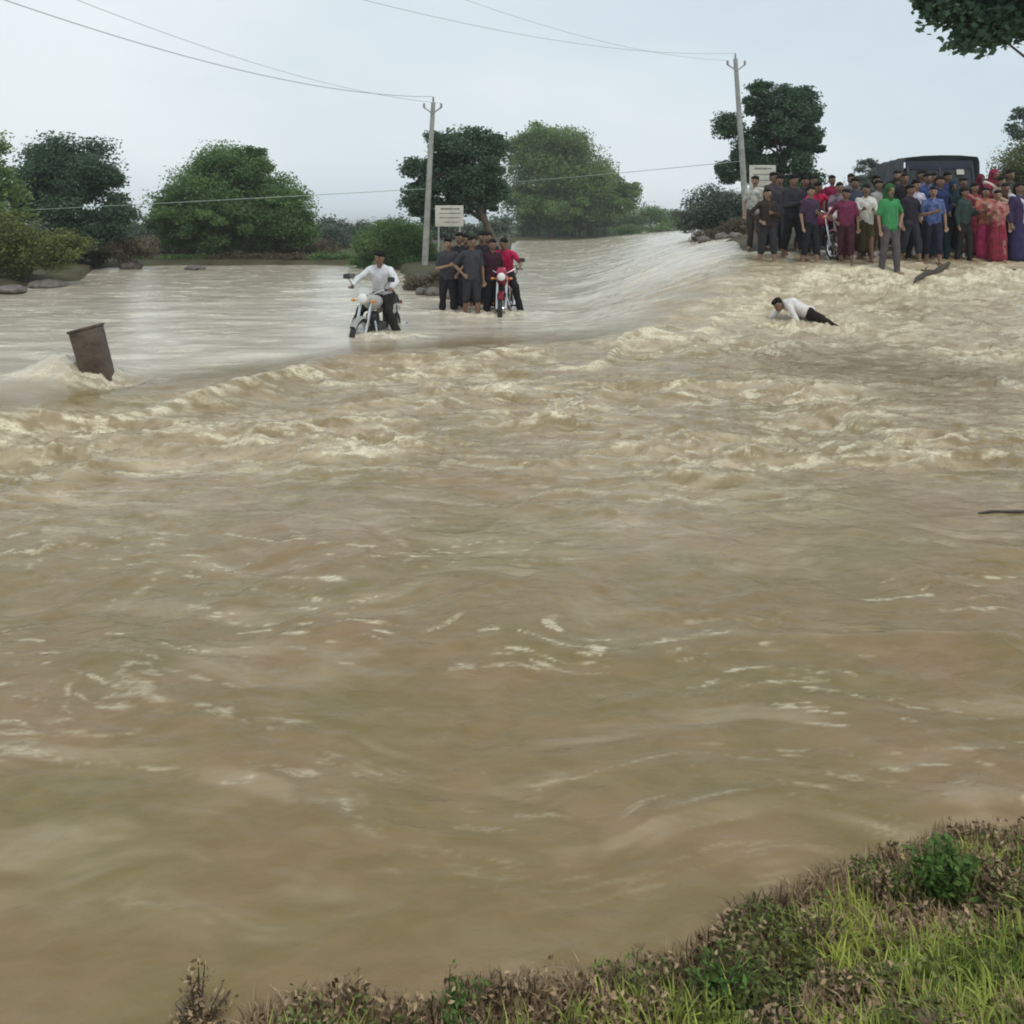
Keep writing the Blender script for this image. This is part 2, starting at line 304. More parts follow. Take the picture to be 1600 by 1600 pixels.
# ------------------------------------------------------------------ mesh building blocks
class MB:
    def __init__(s): s.bm = bmesh.new()
    def box(s, c, d, rot=None, bev=0.0, taper=1.0):
        r = bmesh.ops.create_cube(s.bm, size=1.0)['verts']
        for v in r:
            if v.co.z > 0: v.co.x *= taper; v.co.y *= taper
            v.co = Vector((v.co.x * d[0], v.co.y * d[1], v.co.z * d[2]))
        if bev:
            es = list({e for v in r for e in v.link_edges})
            rb = bmesh.ops.bevel(s.bm, geom=es, offset=bev, segments=2, affect='EDGES', profile=0.6)
            r = list({v for f in rb['faces'] for v in f.verts} | {v for v in r if v.is_valid})
        Mx = Matrix.Translation(Vector(c)) @ (rot if rot is not None else Matrix.Identity(4))
        for v in r: v.co = Mx @ v.co
        return s
    def tube(s, pts, rad, n=10, cap=True):
        pts = [Vector(p) for p in pts]; rads = rad if isinstance(rad, (list, tuple)) else [rad] * len(pts)
        rings = []; prev = None
        for i, p in enumerate(pts):
            d = (pts[min(i + 1, len(pts) - 1)] - pts[max(i - 1, 0)]).normalized()
            if prev is None: u = d.orthogonal().normalized()
            else: u = (prev - d * prev.dot(d)); u = u.normalized() if u.length > 1e-6 else d.orthogonal().normalized()
            prev = u; v = d.cross(u)
            rings.append([s.bm.verts.new(p + (u * math.cos(2 * math.pi * k / n) + v * math.sin(2 * math.pi * k / n)) * rads[i]) for k in range(n)])
        for a, b in zip(rings, rings[1:]):
            for k in range(n): s.bm.faces.new((a[k], a[(k + 1) % n], b[(k + 1) % n], b[k]))
        if cap:
            try: s.bm.faces.new(rings[0][::-1]); s.bm.faces.new(rings[-1])
            except ValueError: pass
        return s
    def caps(s, a, ra, b, rb, n=12):
        a = Vector(a); b = Vector(b); d = b - a
        if d.length < 1e-5: d = Vector((0, 0, 1e-3)); b = a + d
        dn = d.normalized(); pts = []; rr = []
        for t in (-90, -65, -40, -15): pts.append(a + dn * ra * math.sin(math.radians(t))); rr.append(max(ra * math.cos(math.radians(t)), ra * .03))
        for t in (15, 40, 65, 90): pts.append(b + dn * rb * math.sin(math.radians(t))); rr.append(max(rb * math.cos(math.radians(t)), rb * .03))
        return s.tube_fixed(pts, rr, dn, n)
    def tube_fixed(s, pts, rr, dn, n):
        u = dn.orthogonal().normalized(); v = dn.cross(u)
        rings = [[s.bm.verts.new(p + (u * math.cos(2 * math.pi * k / n) + v * math.sin(2 * math.pi * k / n)) * r) for k in range(n)] for p, r in zip(pts, rr)]
        for a, b in zip(rings, rings[1:]):
            for k in range(n): s.bm.faces.new((a[k], a[(k + 1) % n], b[(k + 1) % n], b[k]))
        s.bm.faces.new(rings[0][::-1]); s.bm.faces.new(rings[-1]); return s
    def ell(s, c, r, rot=None, u=16, v=10):
        vs = bmesh.ops.create_uvsphere(s.bm, u_segments=u, v_segments=v, radius=1)['verts']
        Mx = Matrix.Translation(Vector(c)) @ (rot if rot is not None else Matrix.Identity(4)) @ Matrix.Diagonal((r[0], r[1], r[2], 1))
        for q in vs: q.co = Mx @ q.co
        return s
    def lathe(s, prof, axis='X', c=(0, 0, 0), n=32):      # prof: (offset along axis, radius), closed loop
        rings = []
        for k in range(n):
            a = 2 * math.pi * k / n; ring = []
            for o, r in prof:
                if axis == 'X': p = (o, r * math.cos(a), r * math.sin(a))
                elif axis == 'Y': p = (r * math.cos(a), o, r * math.sin(a))
                else: p = (r * math.cos(a), r * math.sin(a), o)
                ring.append(s.bm.verts.new(Vector(p) + Vector(c)))
            rings.append(ring)
        m = len(prof)
        for k in range(n):
            a = rings[k]; b = rings[(k + 1) % n]
            for j in range(m): s.bm.faces.new((a[j], a[(j + 1) % m], b[(j + 1) % m], b[j]))
        return s
    def prism(s, poly, y0, y1):
        a = [s.bm.verts.new((x, y0, z)) for x, z in poly]; b = [s.bm.verts.new((x, y1, z)) for x, z in poly]
        s.bm.faces.new(a); s.bm.faces.new(b[::-1]); n = len(poly)
        for i in range(n): s.bm.faces.new((a[i], b[i], b[(i + 1) % n], a[(i + 1) % n]))
        return s
    def done(s, name, m, parent=None, smooth=True, auto=40):
        bmesh.ops.recalc_face_normals(s.bm, faces=s.bm.faces)
        me = bpy.data.meshes.new(name); s.bm.to_mesh(me); s.bm.free()
        o = link(name, me, m, parent, smooth)
        if smooth:
            me.set_sharp_from_angle(angle=math.radians(auto))
        return o
    def fused(s, name, m, parent=None, voxel=0.014, smooth_it=3, disp=0.0):
        bmesh.ops.recalc_face_normals(s.bm, faces=s.bm.faces)
        me = bpy.data.meshes.new(name + '_t'); s.bm.to_mesh(me); s.bm.free()
        t = bpy.data.objects.new('tmp', me); COL.objects.link(t)
        r = t.modifiers.new('r', 'REMESH'); r.mode = 'VOXEL'; r.voxel_size = voxel; r.use_smooth_shade = True
        sm = t.modifiers.new('s', 'SMOOTH'); sm.factor = .5; sm.iterations = smooth_it
        dg = bpy.context.evaluated_depsgraph_get(); dg.update()
        me2 = bpy.data.meshes.new_from_object(t.evaluated_get(dg)); me2.name = name
        me2.materials.clear()
        bpy.data.objects.remove(t); bpy.data.meshes.remove(me)
        if disp:
            n = len(me2.vertices); co = np.empty(n * 3, np.float32); me2.vertices.foreach_get('co', co); co = co.reshape(-1, 3)
            nn = np.empty(n * 3, np.float32); me2.vertices.foreach_get('normal', nn); nn = nn.reshape(-1, 3)
            sd_ = random.randint(0, 999)
            d = (vn(co[:, 0] * 14 + co[:, 1] * 9 + sd_, co[:, 2] * 9 + co[:, 1] * 5, sd_) - .5) * 2 * disp
            me2.vertices.foreach_set('co', (co + nn * d[:, None]).ravel()); me2.update()
        return link(name, me2, m, parent)

# ------------------------------------------------------------------ trees and plants
def leaf_quads(C, size, seed=0, aspect=0.5, up=0.0, out=None):
    r = np.random.default_rng(seed); n = len(C)
    a = r.normal(size=(n, 3)); a[:, 2] *= 0.6; a /= np.linalg.norm(a, axis=1)[:, None]
    nr = r.normal(size=(n, 3)) + np.array([0, 0, up]);
    if out is not None: nr = nr + out
    b = np.cross(nr, a); b /= (np.linalg.norm(b, axis=1)[:, None] + 1e-9)
    s = (size * (0.6 + 0.8 * r.random(n)))[:, None]
    V = np.stack([C - a * s * .5, C + b * s * .5 * aspect, C + a * s * .5, C - b * s * .5 * aspect], 1).reshape(-1, 3)
    Fq = np.arange(4 * n).reshape(n, 4)
    return V, Fq
def crown_mesh(name, blobs, n, size, seed, clump=0.22, K=None, aspect=.6, hollow=0.55, light=1.0):
    r = np.random.default_rng(seed); C = []; R = []; O = []
    vol = np.array([b[1][0] * b[1][2] for b in blobs]); vol = vol / vol.sum(); centres = []
    for (c, rad), v in zip(blobs, vol):
        m = int(n * v); k = max(14, int((K or 60) * v)); rad = np.array(rad)
        d = r.normal(size=(k, 3)); d /= np.linalg.norm(d, axis=1)[:, None]; rr = hollow + (.97 - hollow) * r.random(k) ** 0.7
        cc = np.array(c) + d * rr[:, None] * rad * (0.9 + 0.2 * r.random((k, 1)))
        centres += list(cc)
        idx = r.integers(0, k, m); sp = rad.min() * clump * (1 + 2.0 * max(0, 1 - (rad[0] * rad[2]) / (.35 * max(b_[1][0] * b_[1][2] for b_ in blobs))))
        off = np.clip(r.normal(size=(m, 3)), -1.9, 1.9) * sp * (0.6 + 0.8 * r.random(k))[idx][:, None] * np.array([1.25, 1.25, .75])
        pts = cc[idx] + off
        tone = r.random(k)[idx] * .6 + .2 + r.normal(size=m) * .12
        C.append(pts); R.append(tone); O.append(d[idx])
    C = np.concatenate(C); R = np.clip(np.concatenate(R), 0, 1); O = np.concatenate(O)
    V, Fq = leaf_quads(C, size, seed + 1, aspect, 0.5, O * 0.7)
    return np_mesh(name, V, Fq, {'rnd': np.repeat(R, 4)}), centres
def limbs(mb, base, top, r0, centres, k, rs, lean=0.2):
    base = Vector(base); top = Vector(top); h = (top - base).length
    pts = [base + (top - base) * t + Vector(((rs.random() - .5) * .08 * h * (0 < t), (rs.random() - .5) * .08 * h * (0 < t), 0)) for t in (0, .25, .5, .75, 1)]
    mb.tube([pts[0] - Vector((0, 0, .25))] + pts, [r0 * 1.35, r0 * 1.15, r0 * .9, r0 * .75, r0 * .55, r0 * .3], 10)
    for c in rs.sample(centres, min(k, len(centres))):
        c = Vector(c); t = rs.uniform(.35, .9); s = base + (top - base) * t
        mid = s.lerp(c, .5) + Vector((0, 0, .06 * h)); mb.tube([s, s.lerp(mid, .5) + Vector((0, 0, .02 * h)), mid, c], [r0 * .45, r0 * .33, r0 * .22, r0 * .06], 6)
LM = {
 'teal': leaf_mat('leaf_weed', (0.045, 0.095, 0.022), (0.15, 0.25, 0.065), .3),
 'dark': leaf_mat('leaf_dark', (0.048, 0.092, 0.056), (0.130, 0.205, 0.120), .35),
 'green': leaf_mat('leaf_green', (0.095, 0.165, 0.055), (0.230, 0.330, 0.120), .4),
 'mid': leaf_mat('leaf_mid', (0.075, 0.150, 0.062), (0.22, 0.335, 0.120), .45),
 'grey': leaf_mat('leaf_grey', (0.080, 0.115, 0.085), (0.165, 0.205, 0.150)),  # greyed green; far trees carry part of their haze in this colour
 'olive': leaf_mat('leaf_olive', (0.045, 0.058, 0.018), (0.240, 0.270, 0.090)),
 'brown': leaf_mat('leaf_brown', (0.085, 0.068, 0.045), (0.21, 0.175, 0.12)),
 'grass': leaf_mat('leaf_grass', (0.05, 0.11, 0.015), (0.68, 0.74, 0.18), .45),
 'dry': leaf_mat('leaf_dry', (0.045, 0.024, 0.012), (0.52, 0.38, 0.23), .2),
}
def tree(px, Y, blobs_px, n, size, kind, label, cat='tree', name='tree', seed=1, clump=.22, K=80, trunk=.16, depth=.8, k=14, group=None, hollow=.55, base_px=None, stems=1, aspect=.6, base_z=None):
    """blobs_px: (px, py, rx, ry) in photo pixels at distance Y; depth of every blob = depth * rx"""
    bx = X_at(base_px if base_px is not None else px, Y); bz = gz(bx, Y) if base_z is None else base_z
    root = empty(name, (bx, Y, bz), 0, label, cat, group); rs = random.Random(seed)
    bl = []
    for (x, y, rx, ry, *dd) in blobs_px:
        p = P(x, y, Y); d = dd[0] if dd else 0
        bl.append(((p.x - bx, d, p.z - bz), (rx * Y / F, rx * Y / F * depth, ry * Y / F)))
    me, cen = crown_mesh('crown', bl, n, size, seed, clump, K, aspect, hollow)
    link('crown', me, LM[kind], root, False)
    mb = MB(); big = max(bl, key=lambda b: b[1][0] * b[1][2]); tx = big[0]
    for s in range(stems):
        o = (s - (stems - 1) / 2) * trunk * 5
        limbs(mb, (o, 0, 0), (tx[0] + o * 2.5, tx[1], tx[2] + big[1][2] * .2), trunk, cen, k // stems, rs)
    mb.done('trunk', M['bark'], root)
    return root

# left-hand trees
tree(110, 30, [(110, 268, 62, 55), (55, 285, 45, 55), (130, 330, 60, 45), (175, 345, 34, 28), (95, 380, 80, 34), (165, 285, 22, 26)], 70000, .115, 'dark',
     'tall dark tree with an open lobed crown on the left bank', seed=3, K=120, clump=.2, trunk=.17)
tree(-14, 24, [(-30, 260, 42, 60), (-15, 330, 50, 60)], 16000, .11, 'green', 'leafy green tree cut off by the left edge of the view', seed=4, K=70, trunk=.14)
tree(40, 22.3, [(25, 372, 52, 42), (85, 388, 42, 30), (5, 405, 45, 28)], 26000, .075, 'olive', 'olive green bush hanging over the water on the left bank', 'bush', 'bush', seed=5, K=80, clump=.25, trunk=.04, hollow=.3)
tree(150, 30.5, [(135, 388, 40, 26), (190, 392, 42, 20), (225, 390, 25, 22)], 20000, .08, 'brown', 'dry brown scrub between the dark tree and the domed tree', 'bush', 'bush', seed=6, K=60, clump=.28, trunk=.03, hollow=.2)
tree(353, 36, [(355, 300, 88, 68), (300, 325, 62, 52), (425, 330, 62, 52), (355, 352, 118, 40), (455, 352, 42, 30), (270, 350, 34, 34), (375, 265, 55, 36)], 150000, .115, 'mid',
     'broad domed tree standing alone at the far edge of the flood', seed=8, K=560, clump=.14, trunk=.13, k=26, hollow=.35, stems=1)
for i, (x, h) in enumerate(((262, 30), (288, 26), (318, 32), (335, 24), (392, 34), (410, 26), (432, 30), (470, 26))):
    tree(x, 37.5 + (i % 3) * .8, [(x, 372, 14, 12), (x + 4, 360, 16, 12)], 2600, .09, 'grey' if i % 2 else 'dark', 'thin sapling in the shade under the broad domed tree, ' + ('leftmost', 'second from the left', 'third from the left', 'fourth from the left', 'fourth from the right', 'third from the right', 'second from the right', 'rightmost')[i], 'tree', 'sapling', seed=20 + i, K=14, trunk=.045, k=5, group='saplings under the domed tree')
tree(360, 39.5, [(x, 390, 34, 20) for x in (235, 285, 340, 395, 450, 500)], 30000, .10, 'brown', 'long strip of grey brown undergrowth beneath the domed tree', 'hedge', 'hedge', seed=41, K=120, clump=.35, trunk=.03, hollow=.1)
for i, (x0, x1) in enumerate(((150, 320), (320, 480), (480, 640))):
    tree((x0 + x1) / 2, 34.4, [(x, 405, 17, 8 + 3 * ((int(x) // 20) % 2)) for x in np.arange(x0 + 8, x1, 20)], 9000, .075, 'brown' if i == 1 else 'mid', 'low weeds lining the far water edge, ' + ('left stretch below the dark tree', 'middle stretch below the domed tree', 'right stretch towards the green bush')[i], 'bush', 'bank_weeds', seed=140 + i, K=70, clump=.4, trunk=.012, hollow=.1)
tree(515, 46, [(505, 385, 22, 18), (535, 382, 22, 22), (520, 370, 18, 18)], 9000, .12, 'grey', 'low far bushes in the gap right of the domed tree', 'bush', 'bush', seed=42, K=40, clump=.3, trunk=.04, hollow=.2)
tree(610, 31, [(605, 383, 50, 34), (640, 375, 40, 32), (570, 398, 32, 22), (655, 400, 45, 30)], 30000, .085, 'mid', 'rounded green bush behind the motorcyclist', 'bush', 'bush', seed=43, K=100, clump=.24, trunk=.05, hollow=.35)
tree(665, 20.5, [(648, 444, 16, 9), (680, 440, 24, 14), (720, 430, 26, 18), (770, 430, 34, 18)], 14000, .055, 'brown', 'low brown scrub and flood debris around the left pole', 'bush', 'bush', seed=79, K=50, clump=.4, trunk=.015, hollow=.1)
tree(725, 29, [(735, 250, 50, 48), (700, 235, 32, 36), (765, 235, 26, 24), (655, 262, 20, 16), (668, 300, 32, 24), (745, 300, 42, 42), (655, 318, 22, 18), (775, 290, 20, 40), (690, 330, 40, 20)], 70000, .11, 'dark',
     'ragged dark tree behind the left pole and the bystanders in black', seed=44, K=150, clump=.19, trunk=.15, base_px=772)
for i, (x0, x1) in enumerate(((-60, 160), (160, 330), (330, 480), (480, 640), (640, 800))):
    cx_ = (x0 + x1) / 2
    tree(cx_, 62 + i, [(x, 368 - 6 * ((int(x) // 30) % 3), 24, 17 + 3 * (int(x) % 2)) for x in np.arange(x0 + 12, x1, 26)], 9000, .22, 'grey', 'distant tree belt behind the left bank, ' + ('behind the olive bush', 'left of the domed tree', 'behind the domed tree', 'right of the domed tree', 'behind the left bystanders')[i], 'trees', 'tree_belt', seed=120 + i, K=70, clump=.35, trunk=.07, hollow=.1)
for i, (x0, x1) in enumerate(((1160, 1330), (1330, 1500), (1500, 1680))):
    tree((x0 + x1) / 2, 66 + i, [(x, 330 - 5 * ((int(x) // 30) % 3), 26, 18) for x in np.arange(x0 + 12, x1, 26)], 8000, .22, 'grey', 'distant tree belt behind the right crowd, ' + ('leftmost stretch', 'behind the jeep', 'rightmost stretch')[i], 'trees', 'tree_belt', seed=130 + i, K=60, clump=.35, trunk=.07, hollow=.1)
# trees right of the seam
tree(862, 92, [(870, 255, 78, 62), (838, 235, 42, 44), (905, 290, 70, 48), (948, 310, 50, 34), (850, 315, 62, 40), (880, 330, 90, 30), (985, 295, 14, 8)], 140000, .27, 'green',
     'large bright green spreading tree on the far bank of open water', seed=50, K=560, clump=.14, trunk=.4, k=22, hollow=.35)
for i, x in enumerate((818, 842, 893, 905, 925, 945)):
    tree(x, 95 + i % 2, [(x, 350, 14, 14), (x + 3, 340, 14, 12)], 1800, .22, 'grey', 'slim tree under the large bright green tree, ' + ('leftmost', 'second from the left', 'third from the left', 'third from the right', 'second from the right', 'rightmost')[i], 'tree', 'sapling', seed=60 + i, K=12, trunk=.1, k=4, group='slim trees under the far green tree')
tree(900, 99, [(x, 362, 36, 13) for x in (825, 880, 935, 985, 1030)], 16000, .22, 'mid', 'low dark hedge along the far bank of open water', 'hedge', 'hedge', seed=70, K=90, clump=.35, trunk=.06, hollow=.1)
tree(1000, 104, [(985, 342, 40, 22), (1025, 338, 22, 16), (1050, 342, 20, 18)], 14000, .24, 'mid', 'distant line of trees right of the far green tree', 'tree', 'tree', seed=71, K=70, clump=.3, trunk=.12, hollow=.3)
tree(1110, 34, [(1120, 322, 42, 32), (1085, 338, 34, 26), (1150, 335, 34, 40), (1125, 350, 62, 22)], 26000, .10, 'grey', 'grey green bush on the right bank left of the pole', 'bush', 'bush', seed=72, K=100, clump=.25, trunk=.05, hollow=.3)
tree(1130, 27, [(1120, 368, 32, 12), (1155, 362, 30, 16), (1098, 376, 18, 7)], 14000, .07, 'brown', 'low brown scrub at the water edge of the right bank', 'bush', 'bush', seed=73, K=60, clump=.35, trunk=.02, hollow=.1)
tree(1215, 30, [(1225, 190, 42, 52), (1190, 160, 26, 30), (1250, 165, 26, 26), (1255, 215, 26, 55), (1140, 198, 20, 17), (1170, 225, 22, 26), (1150, 258, 28, 26), (1235, 270, 40, 45), (1195, 275, 32, 30), (1185, 135, 12, 8)], 74000, .11, 'dark',
     'tall ragged dark tree behind the right pole and white sign', seed=74, K=160, clump=.19, trunk=.16, base_px=1228)
tree(1357, 60, [(1358, 270, 22, 24), (1375, 280, 18, 20), (1342, 285, 14, 18), (1360, 300, 28, 22)], 12000, .17, 'grey', 'small grey tree far behind the white shirted bystander', seed=75, K=50, trunk=.12)
tree(1620, 40, [(1610, 262, 55, 38), (1640, 230, 50, 50), (1580, 290, 45, 30), (1530, 330, 30, 30)], 24000, .13, 'olive', 'green hillside tree rising at the right edge of the view', seed=76, K=90, trunk=.2, hollow=.4)
tree(1596, 34, [(1596, 196, 16, 26), (1640, 190, 40, 40)], 6000, .13, 'grey', 'grey leafed tree top above the green tree at the right edge', seed=77, K=30, trunk=.12, base_px=1650)
tree(1700, 8.2, [(1490, 14, 40, 28), (1535, 24, 38, 42), (1510, 58, 22, 18), (1590, 18, 44, 50), (1445, 2, 30, 10), (1570, 45, 26, 18), (1640, -40, 120, 90), (1720, -20, 110, 100), (1560, -60, 80, 60)], 36000, .085, 'dark',
     'dark leafy branches overhanging the top right corner', seed=78, K=260, clump=.17, trunk=.075, base_px=1900, k=12, hollow=.3)

# ------------------------------------------------------------------ near bank: grass, weeds
def blades(n, xy, L0, L1, wd, seed, bend=.6, mb=3):
    r = np.random.default_rng(seed); x, y = xy; z = ground(x, y) - .004
    L = L0 + (L1 - L0) * r.random(n) ** 1.5; az = r.random(n) * 2 * np.pi; tilt = bend * r.random(n)
    wv = wd * (.6 + .8 * r.random(n)); pa = az + np.pi / 2 + r.normal(size=n) * .3
    V = np.zeros((n, 2 * mb + 1, 3))
    for k in range(mb + 1):
        t = k / mb; hx = L * t * np.sin(tilt * t) ; hz = L * t * np.cos(tilt * t * 1.3)
        cx = x + np.cos(az) * hx; cy = y + np.sin(az) * hx; cz = z + hz
        if k < mb:
            ww = wv * (1 - .55 * t)
            V[:, 2 * k] = np.stack([cx - np.cos(pa) * ww, cy - np.sin(pa) * ww, cz], -1)
            V[:, 2 * k + 1] = np.stack([cx + np.cos(pa) * ww, cy + np.sin(pa) * ww, cz], -1)
        else: V[:, 2 * mb] = np.stack([cx, cy, cz], -1)
    Fs = []
    b = np.arange(n) * (2 * mb + 1)
    for k in range(mb - 1): Fs.append(np.stack([b + 2 * k, b + 2 * k + 1, b + 2 * k + 3, b + 2 * k + 2], -1))
    Fs.append(np.stack([b + 2 * mb - 2, b + 2 * mb - 1, b + 2 * mb, b + 2 * mb], -1))
    tone = np.repeat(np.clip(.5 + .5 * (vn(x * 9, y * 9, 3) - .5) + r.normal(size=n) * .22, 0, 1), 2 * mb + 1)
    return V.reshape(-1, 3), np.concatenate(Fs), tone
def tri_fix(V, Fq, tone, name):
    q = Fq[:, 2] != Fq[:, 3]
    me = bpy.data.meshes.new(name); A = Fq[q]; B = Fq[~q][:, :3]
    me.vertices.add(len(V)); me.vertices.foreach_set('co', V.astype(np.float32).ravel())
    li = np.concatenate([A.ravel(), B.ravel()]).astype(np.int32); me.loops.add(len(li)); me.loops.foreach_set('vertex_index', li)
    st = np.concatenate([np.arange(len(A)) * 4, len(A) * 4 + np.arange(len(B)) * 3]).astype(np.int32)
    me.polygons.add(len(st)); me.polygons.foreach_set('loop_start', st)
    at = me.attributes.new('rnd', 'FLOAT', 'POINT'); at.data.foreach_set('value', tone.astype(np.float32)); me.update(calc_edges=True); me.validate(); return me
def scatter(n, seed, lo, hi, dens, xr=(-.75, 3.4)):
    n = int(n * 1.36); r = np.random.default_rng(seed); x = r.uniform(xr[0], xr[1], n); d = r.uniform(lo, hi, n); y = near_edge(x) - d
    keep = (y > .75) & (r.random(n) < dens(x, y, d)) & (x > -.66)
    return x[keep], y[keep]
x, y = scatter(90000, 1, .10, 1.1, lambda x, y, d: ss(.36, .56, fbm(x * 5, y * 5, 3, 5) + .22 * ss(.25, .6, d) + .02) * .8)
g1 = tri_fix(*blades(len(x), (x, y), .03, .12, .0024, 2, 1.5), 'grass'); tag(link('grass', g1, LM['grass'], None, False), 'green grass growing over the near bank in the bottom right', 'grass', None, 'stuff')
x, y = scatter(110000, 3, -.03, 1.0, lambda x, y, d: ss(.42, .55, fbm(x * 6 + 9, y * 6, 3, 15) + .22 * (1 - ss(0, .35, d)) - .0))
g2 = tri_fix(*blades(len(x), (x, y), .02, .085, .0026, 4, 1.6), 'dry_grass'); tag(link('dry_grass', g2, LM['dry'], None, False), 'withered brown grass and stems along the edge of the near bank', 'dry grass', None, 'stuff')
# ground cover leaves
def cover(n, seed, lo, hi, kind, name, label, size, sc, thr):
    x, y = scatter(n, seed, lo, hi, lambda x, y, d: ss(thr, thr + .1, fbm(x * sc, y * sc + 4, 3, seed + 40)))
    r = np.random.default_rng(seed + 9); z = ground(x, y) + r.random(len(x)) * .06 * (.4 + 1.2 * vn(x * 14, y * 14, 6))
    V, Fq = leaf_quads(np.stack([x, y, z], -1), size, seed, .45, 1.0)
    tag(link(name, np_mesh(name, V, Fq, {'rnd': np.repeat(np.clip(r.random(len(x)), 0, 1), 4)}), LM[kind], None, False), label, 'ground cover', None, 'stuff')
cover(90000, 30, .02, 1.1, 'olive', 'creeping_weeds', 'small creeping weed leaves matted over the near bank', .016, 7, .40)
cover(62000, 33, -.03, 1.1, 'dry', 'leaf_litter', 'brown dead leaves and litter matted along the near bank edge', .017, 5, .45)
def weed(px, py, Y, h, wdt, n, size, kind, label, seed, stems=14, stem='dry', aspect=.45, droop=.4):
    x0 = X_at(px, Y); z0 = gz(x0, Y); z0 = max(z0, -.24); root = empty('weed_plant', (x0, Y, z0), 0, label, 'plant'); rs = random.Random(seed); mb = MB(); pts = []
    for s in range(stems):
        a = rs.uniform(0, 6.28); sp = rs.uniform(.2, 1) * wdt; hh = h * rs.uniform(.55, 1.05)
        q = [Vector((math.cos(a) * sp * t ** 1.3, math.sin(a) * sp * t ** 1.3, hh * (t - droop * .3 * t * t * (sp / wdt)) - .01)) for t in (0, .33, .66, 1)]
        mb.tube(q, [.0035, .003, .0022, .001], 5)
        for _ in range(n // stems):
            t = rs.uniform(.2, 1.03); i = min(2, int(t * 3)); p = q[i].lerp(q[i + 1], t * 3 - i); pts.append((p.x + rs.gauss(0, size * .6), p.y + rs.gauss(0, size * .6), p.z + rs.gauss(0, size * .5)))
    mb.done('stem', M['bark'], root)
    V, Fq = leaf_quads(np.array(pts), size, seed, aspect, .8)
    link('leaves', np_mesh('leaves', V, Fq, {'rnd': np.repeat(np.random.default_rng(seed).random(len(pts)), 4)}), LM[kind], root, False)
weed(1470, 1320, 2.13, .19, .085, 1300, .022, 'teal', 'tallest dark green leafy weed on the edge of the near bank', 101, 22)
weed(1368, 1370, 2.10, .15, .035, 260, .014, 'dry', 'brown withered weed just left of the tall dark green weed', 102, 9)
weed(1120, 1510, 1.86, .13, .08, 500, .018, 'teal', 'bushy green weed where the bank edge bends, left of the grass slope', 103, 14)
weed(1285, 1420, 1.98, .14, .07, 420, .013, 'dry', 'dark brown withered weed halfway up the bank edge', 104, 16)
weed(1020, 1550, 1.80, .13, .07, 460, .014, 'dry', 'round brown dried weed near the middle of the bank edge', 105, 16)
weed(312, 1590, 1.83, .25, .085, 900, .015, 'dry', 'dry brown tuft standing alone in the water at the bottom left', 106, 26, droop=1.6)
weed(700, 1575, 1.84, .09, .08, 420, .016, 'teal', 'low green weed at the bottom beside the panel of dry stems', 107, 12)
weed(1565, 1360, 2.12, .13, .08, 500, .014, 'dry', 'withered brown weed at the right end of the bank edge', 108, 16)
def rock(px, py, Y, sx, sz, label, m='stone', name='rock', cat='rock', group=None, sink=.3, base=None, seed=0, flat=.6):
    bm = bmesh.new(); bmesh.ops.create_icosphere(bm, subdivisions=4, radius=1)
    co = np.array([v.co[:] for v in bm.verts]); d = 1 + .5 * (fbm(co[:, 0] * 1.6 + seed * 3.1, co[:, 1] * 1.6 + co[:, 2] * 1.3, 4, seed) - .5)
    for v, k in zip(bm.verts, d): v.co = Vector((v.co.x * sx, v.co.y * sx * .8, v.co.z * sz)) * k
    me = bpy.data.meshes.new(name); bm.to_mesh(me); bm.free()
    o = link(name, me, M[m]); b = gz(X_at(px, Y), Y) if base is None else base
    o.location = (X_at(px, Y), Y, b + sz * (1 - 2 * sink)); o.rotation_euler = (0, 0, seed * 1.3); return tag(o, label, cat, group)
M['clod'] = mat('clod', (0.09, 0.055, 0.03), .9, .3, 20, .9, 60, col2=(0.20, 0.14, 0.09))
rock(1455, 1560, 1.62, .055, .04, 'brown clod of earth lying in the grass near the bottom right', 'clod', 'earth_clod', 'clod', seed=5)
rock(1500, 1590, 1.58, .045, .03, 'smaller reddish clod of earth below the brown clod', 'clod', 'earth_clod', 'clod', seed=8)

# ------------------------------------------------------------------ stones at the water edge
wl = lambda px, Y: float(water_level(np.array([X_at(px, Y)]), np.array([Y]))[0])
rock(204, 414, 30.4, .45, .22, 'pale and dark boulder at the far water edge beside the brown scrub', base=0, seed=1)
rock(303, 420, 30.0, .42, .13, 'flat dark boulder at the far water edge before the domed tree', base=0, seed=2)
rock(74, 436, 21.5, .45, .14, 'flat wet stone in the water below the olive bush', base=0, seed=3)
rock(15, 452, 19.8, .45, .13, 'dark stone at the left edge of the flood', base=0, seed=4)
rock(546, 432, 25.5, .25, .10, 'small dark stone awash left behind the motorcyclist', base=0, seed=6)
for i, (px, Y, s, lb) in enumerate(((642, 20.6, .20, 'brown stone heaped at the foot of the left pole, leftmost of the heap'), (658, 19.2, .18, 'reddish stone at the foot of the left pole'), (677, 19.0, .20, 'pale topped stone right of the left pole foot'), (702, 18.2, .20, 'dark brown stone behind the first bystander in black'), (722, 18.4, .20, 'brown stone between the legs of the bystanders in black'))):
    rock(px, 440, Y, s, s * .7, lb, base=0, seed=10 + i, group='stones heaped by the left pole')
for i, (px, Y, s, lb) in enumerate(((1100, 25.5, .26, 'brown stone at the tip of the right bank'), (1128, 24.6, .24, 'dark wet stone below the brown scrub'), (1150, 24.0, .22, 'pale stone left of the right pole'))):
    rock(px, 384, Y, s, s * .6, lb, base=wl(px, Y), seed=20 + i, group='stones on the right bank')
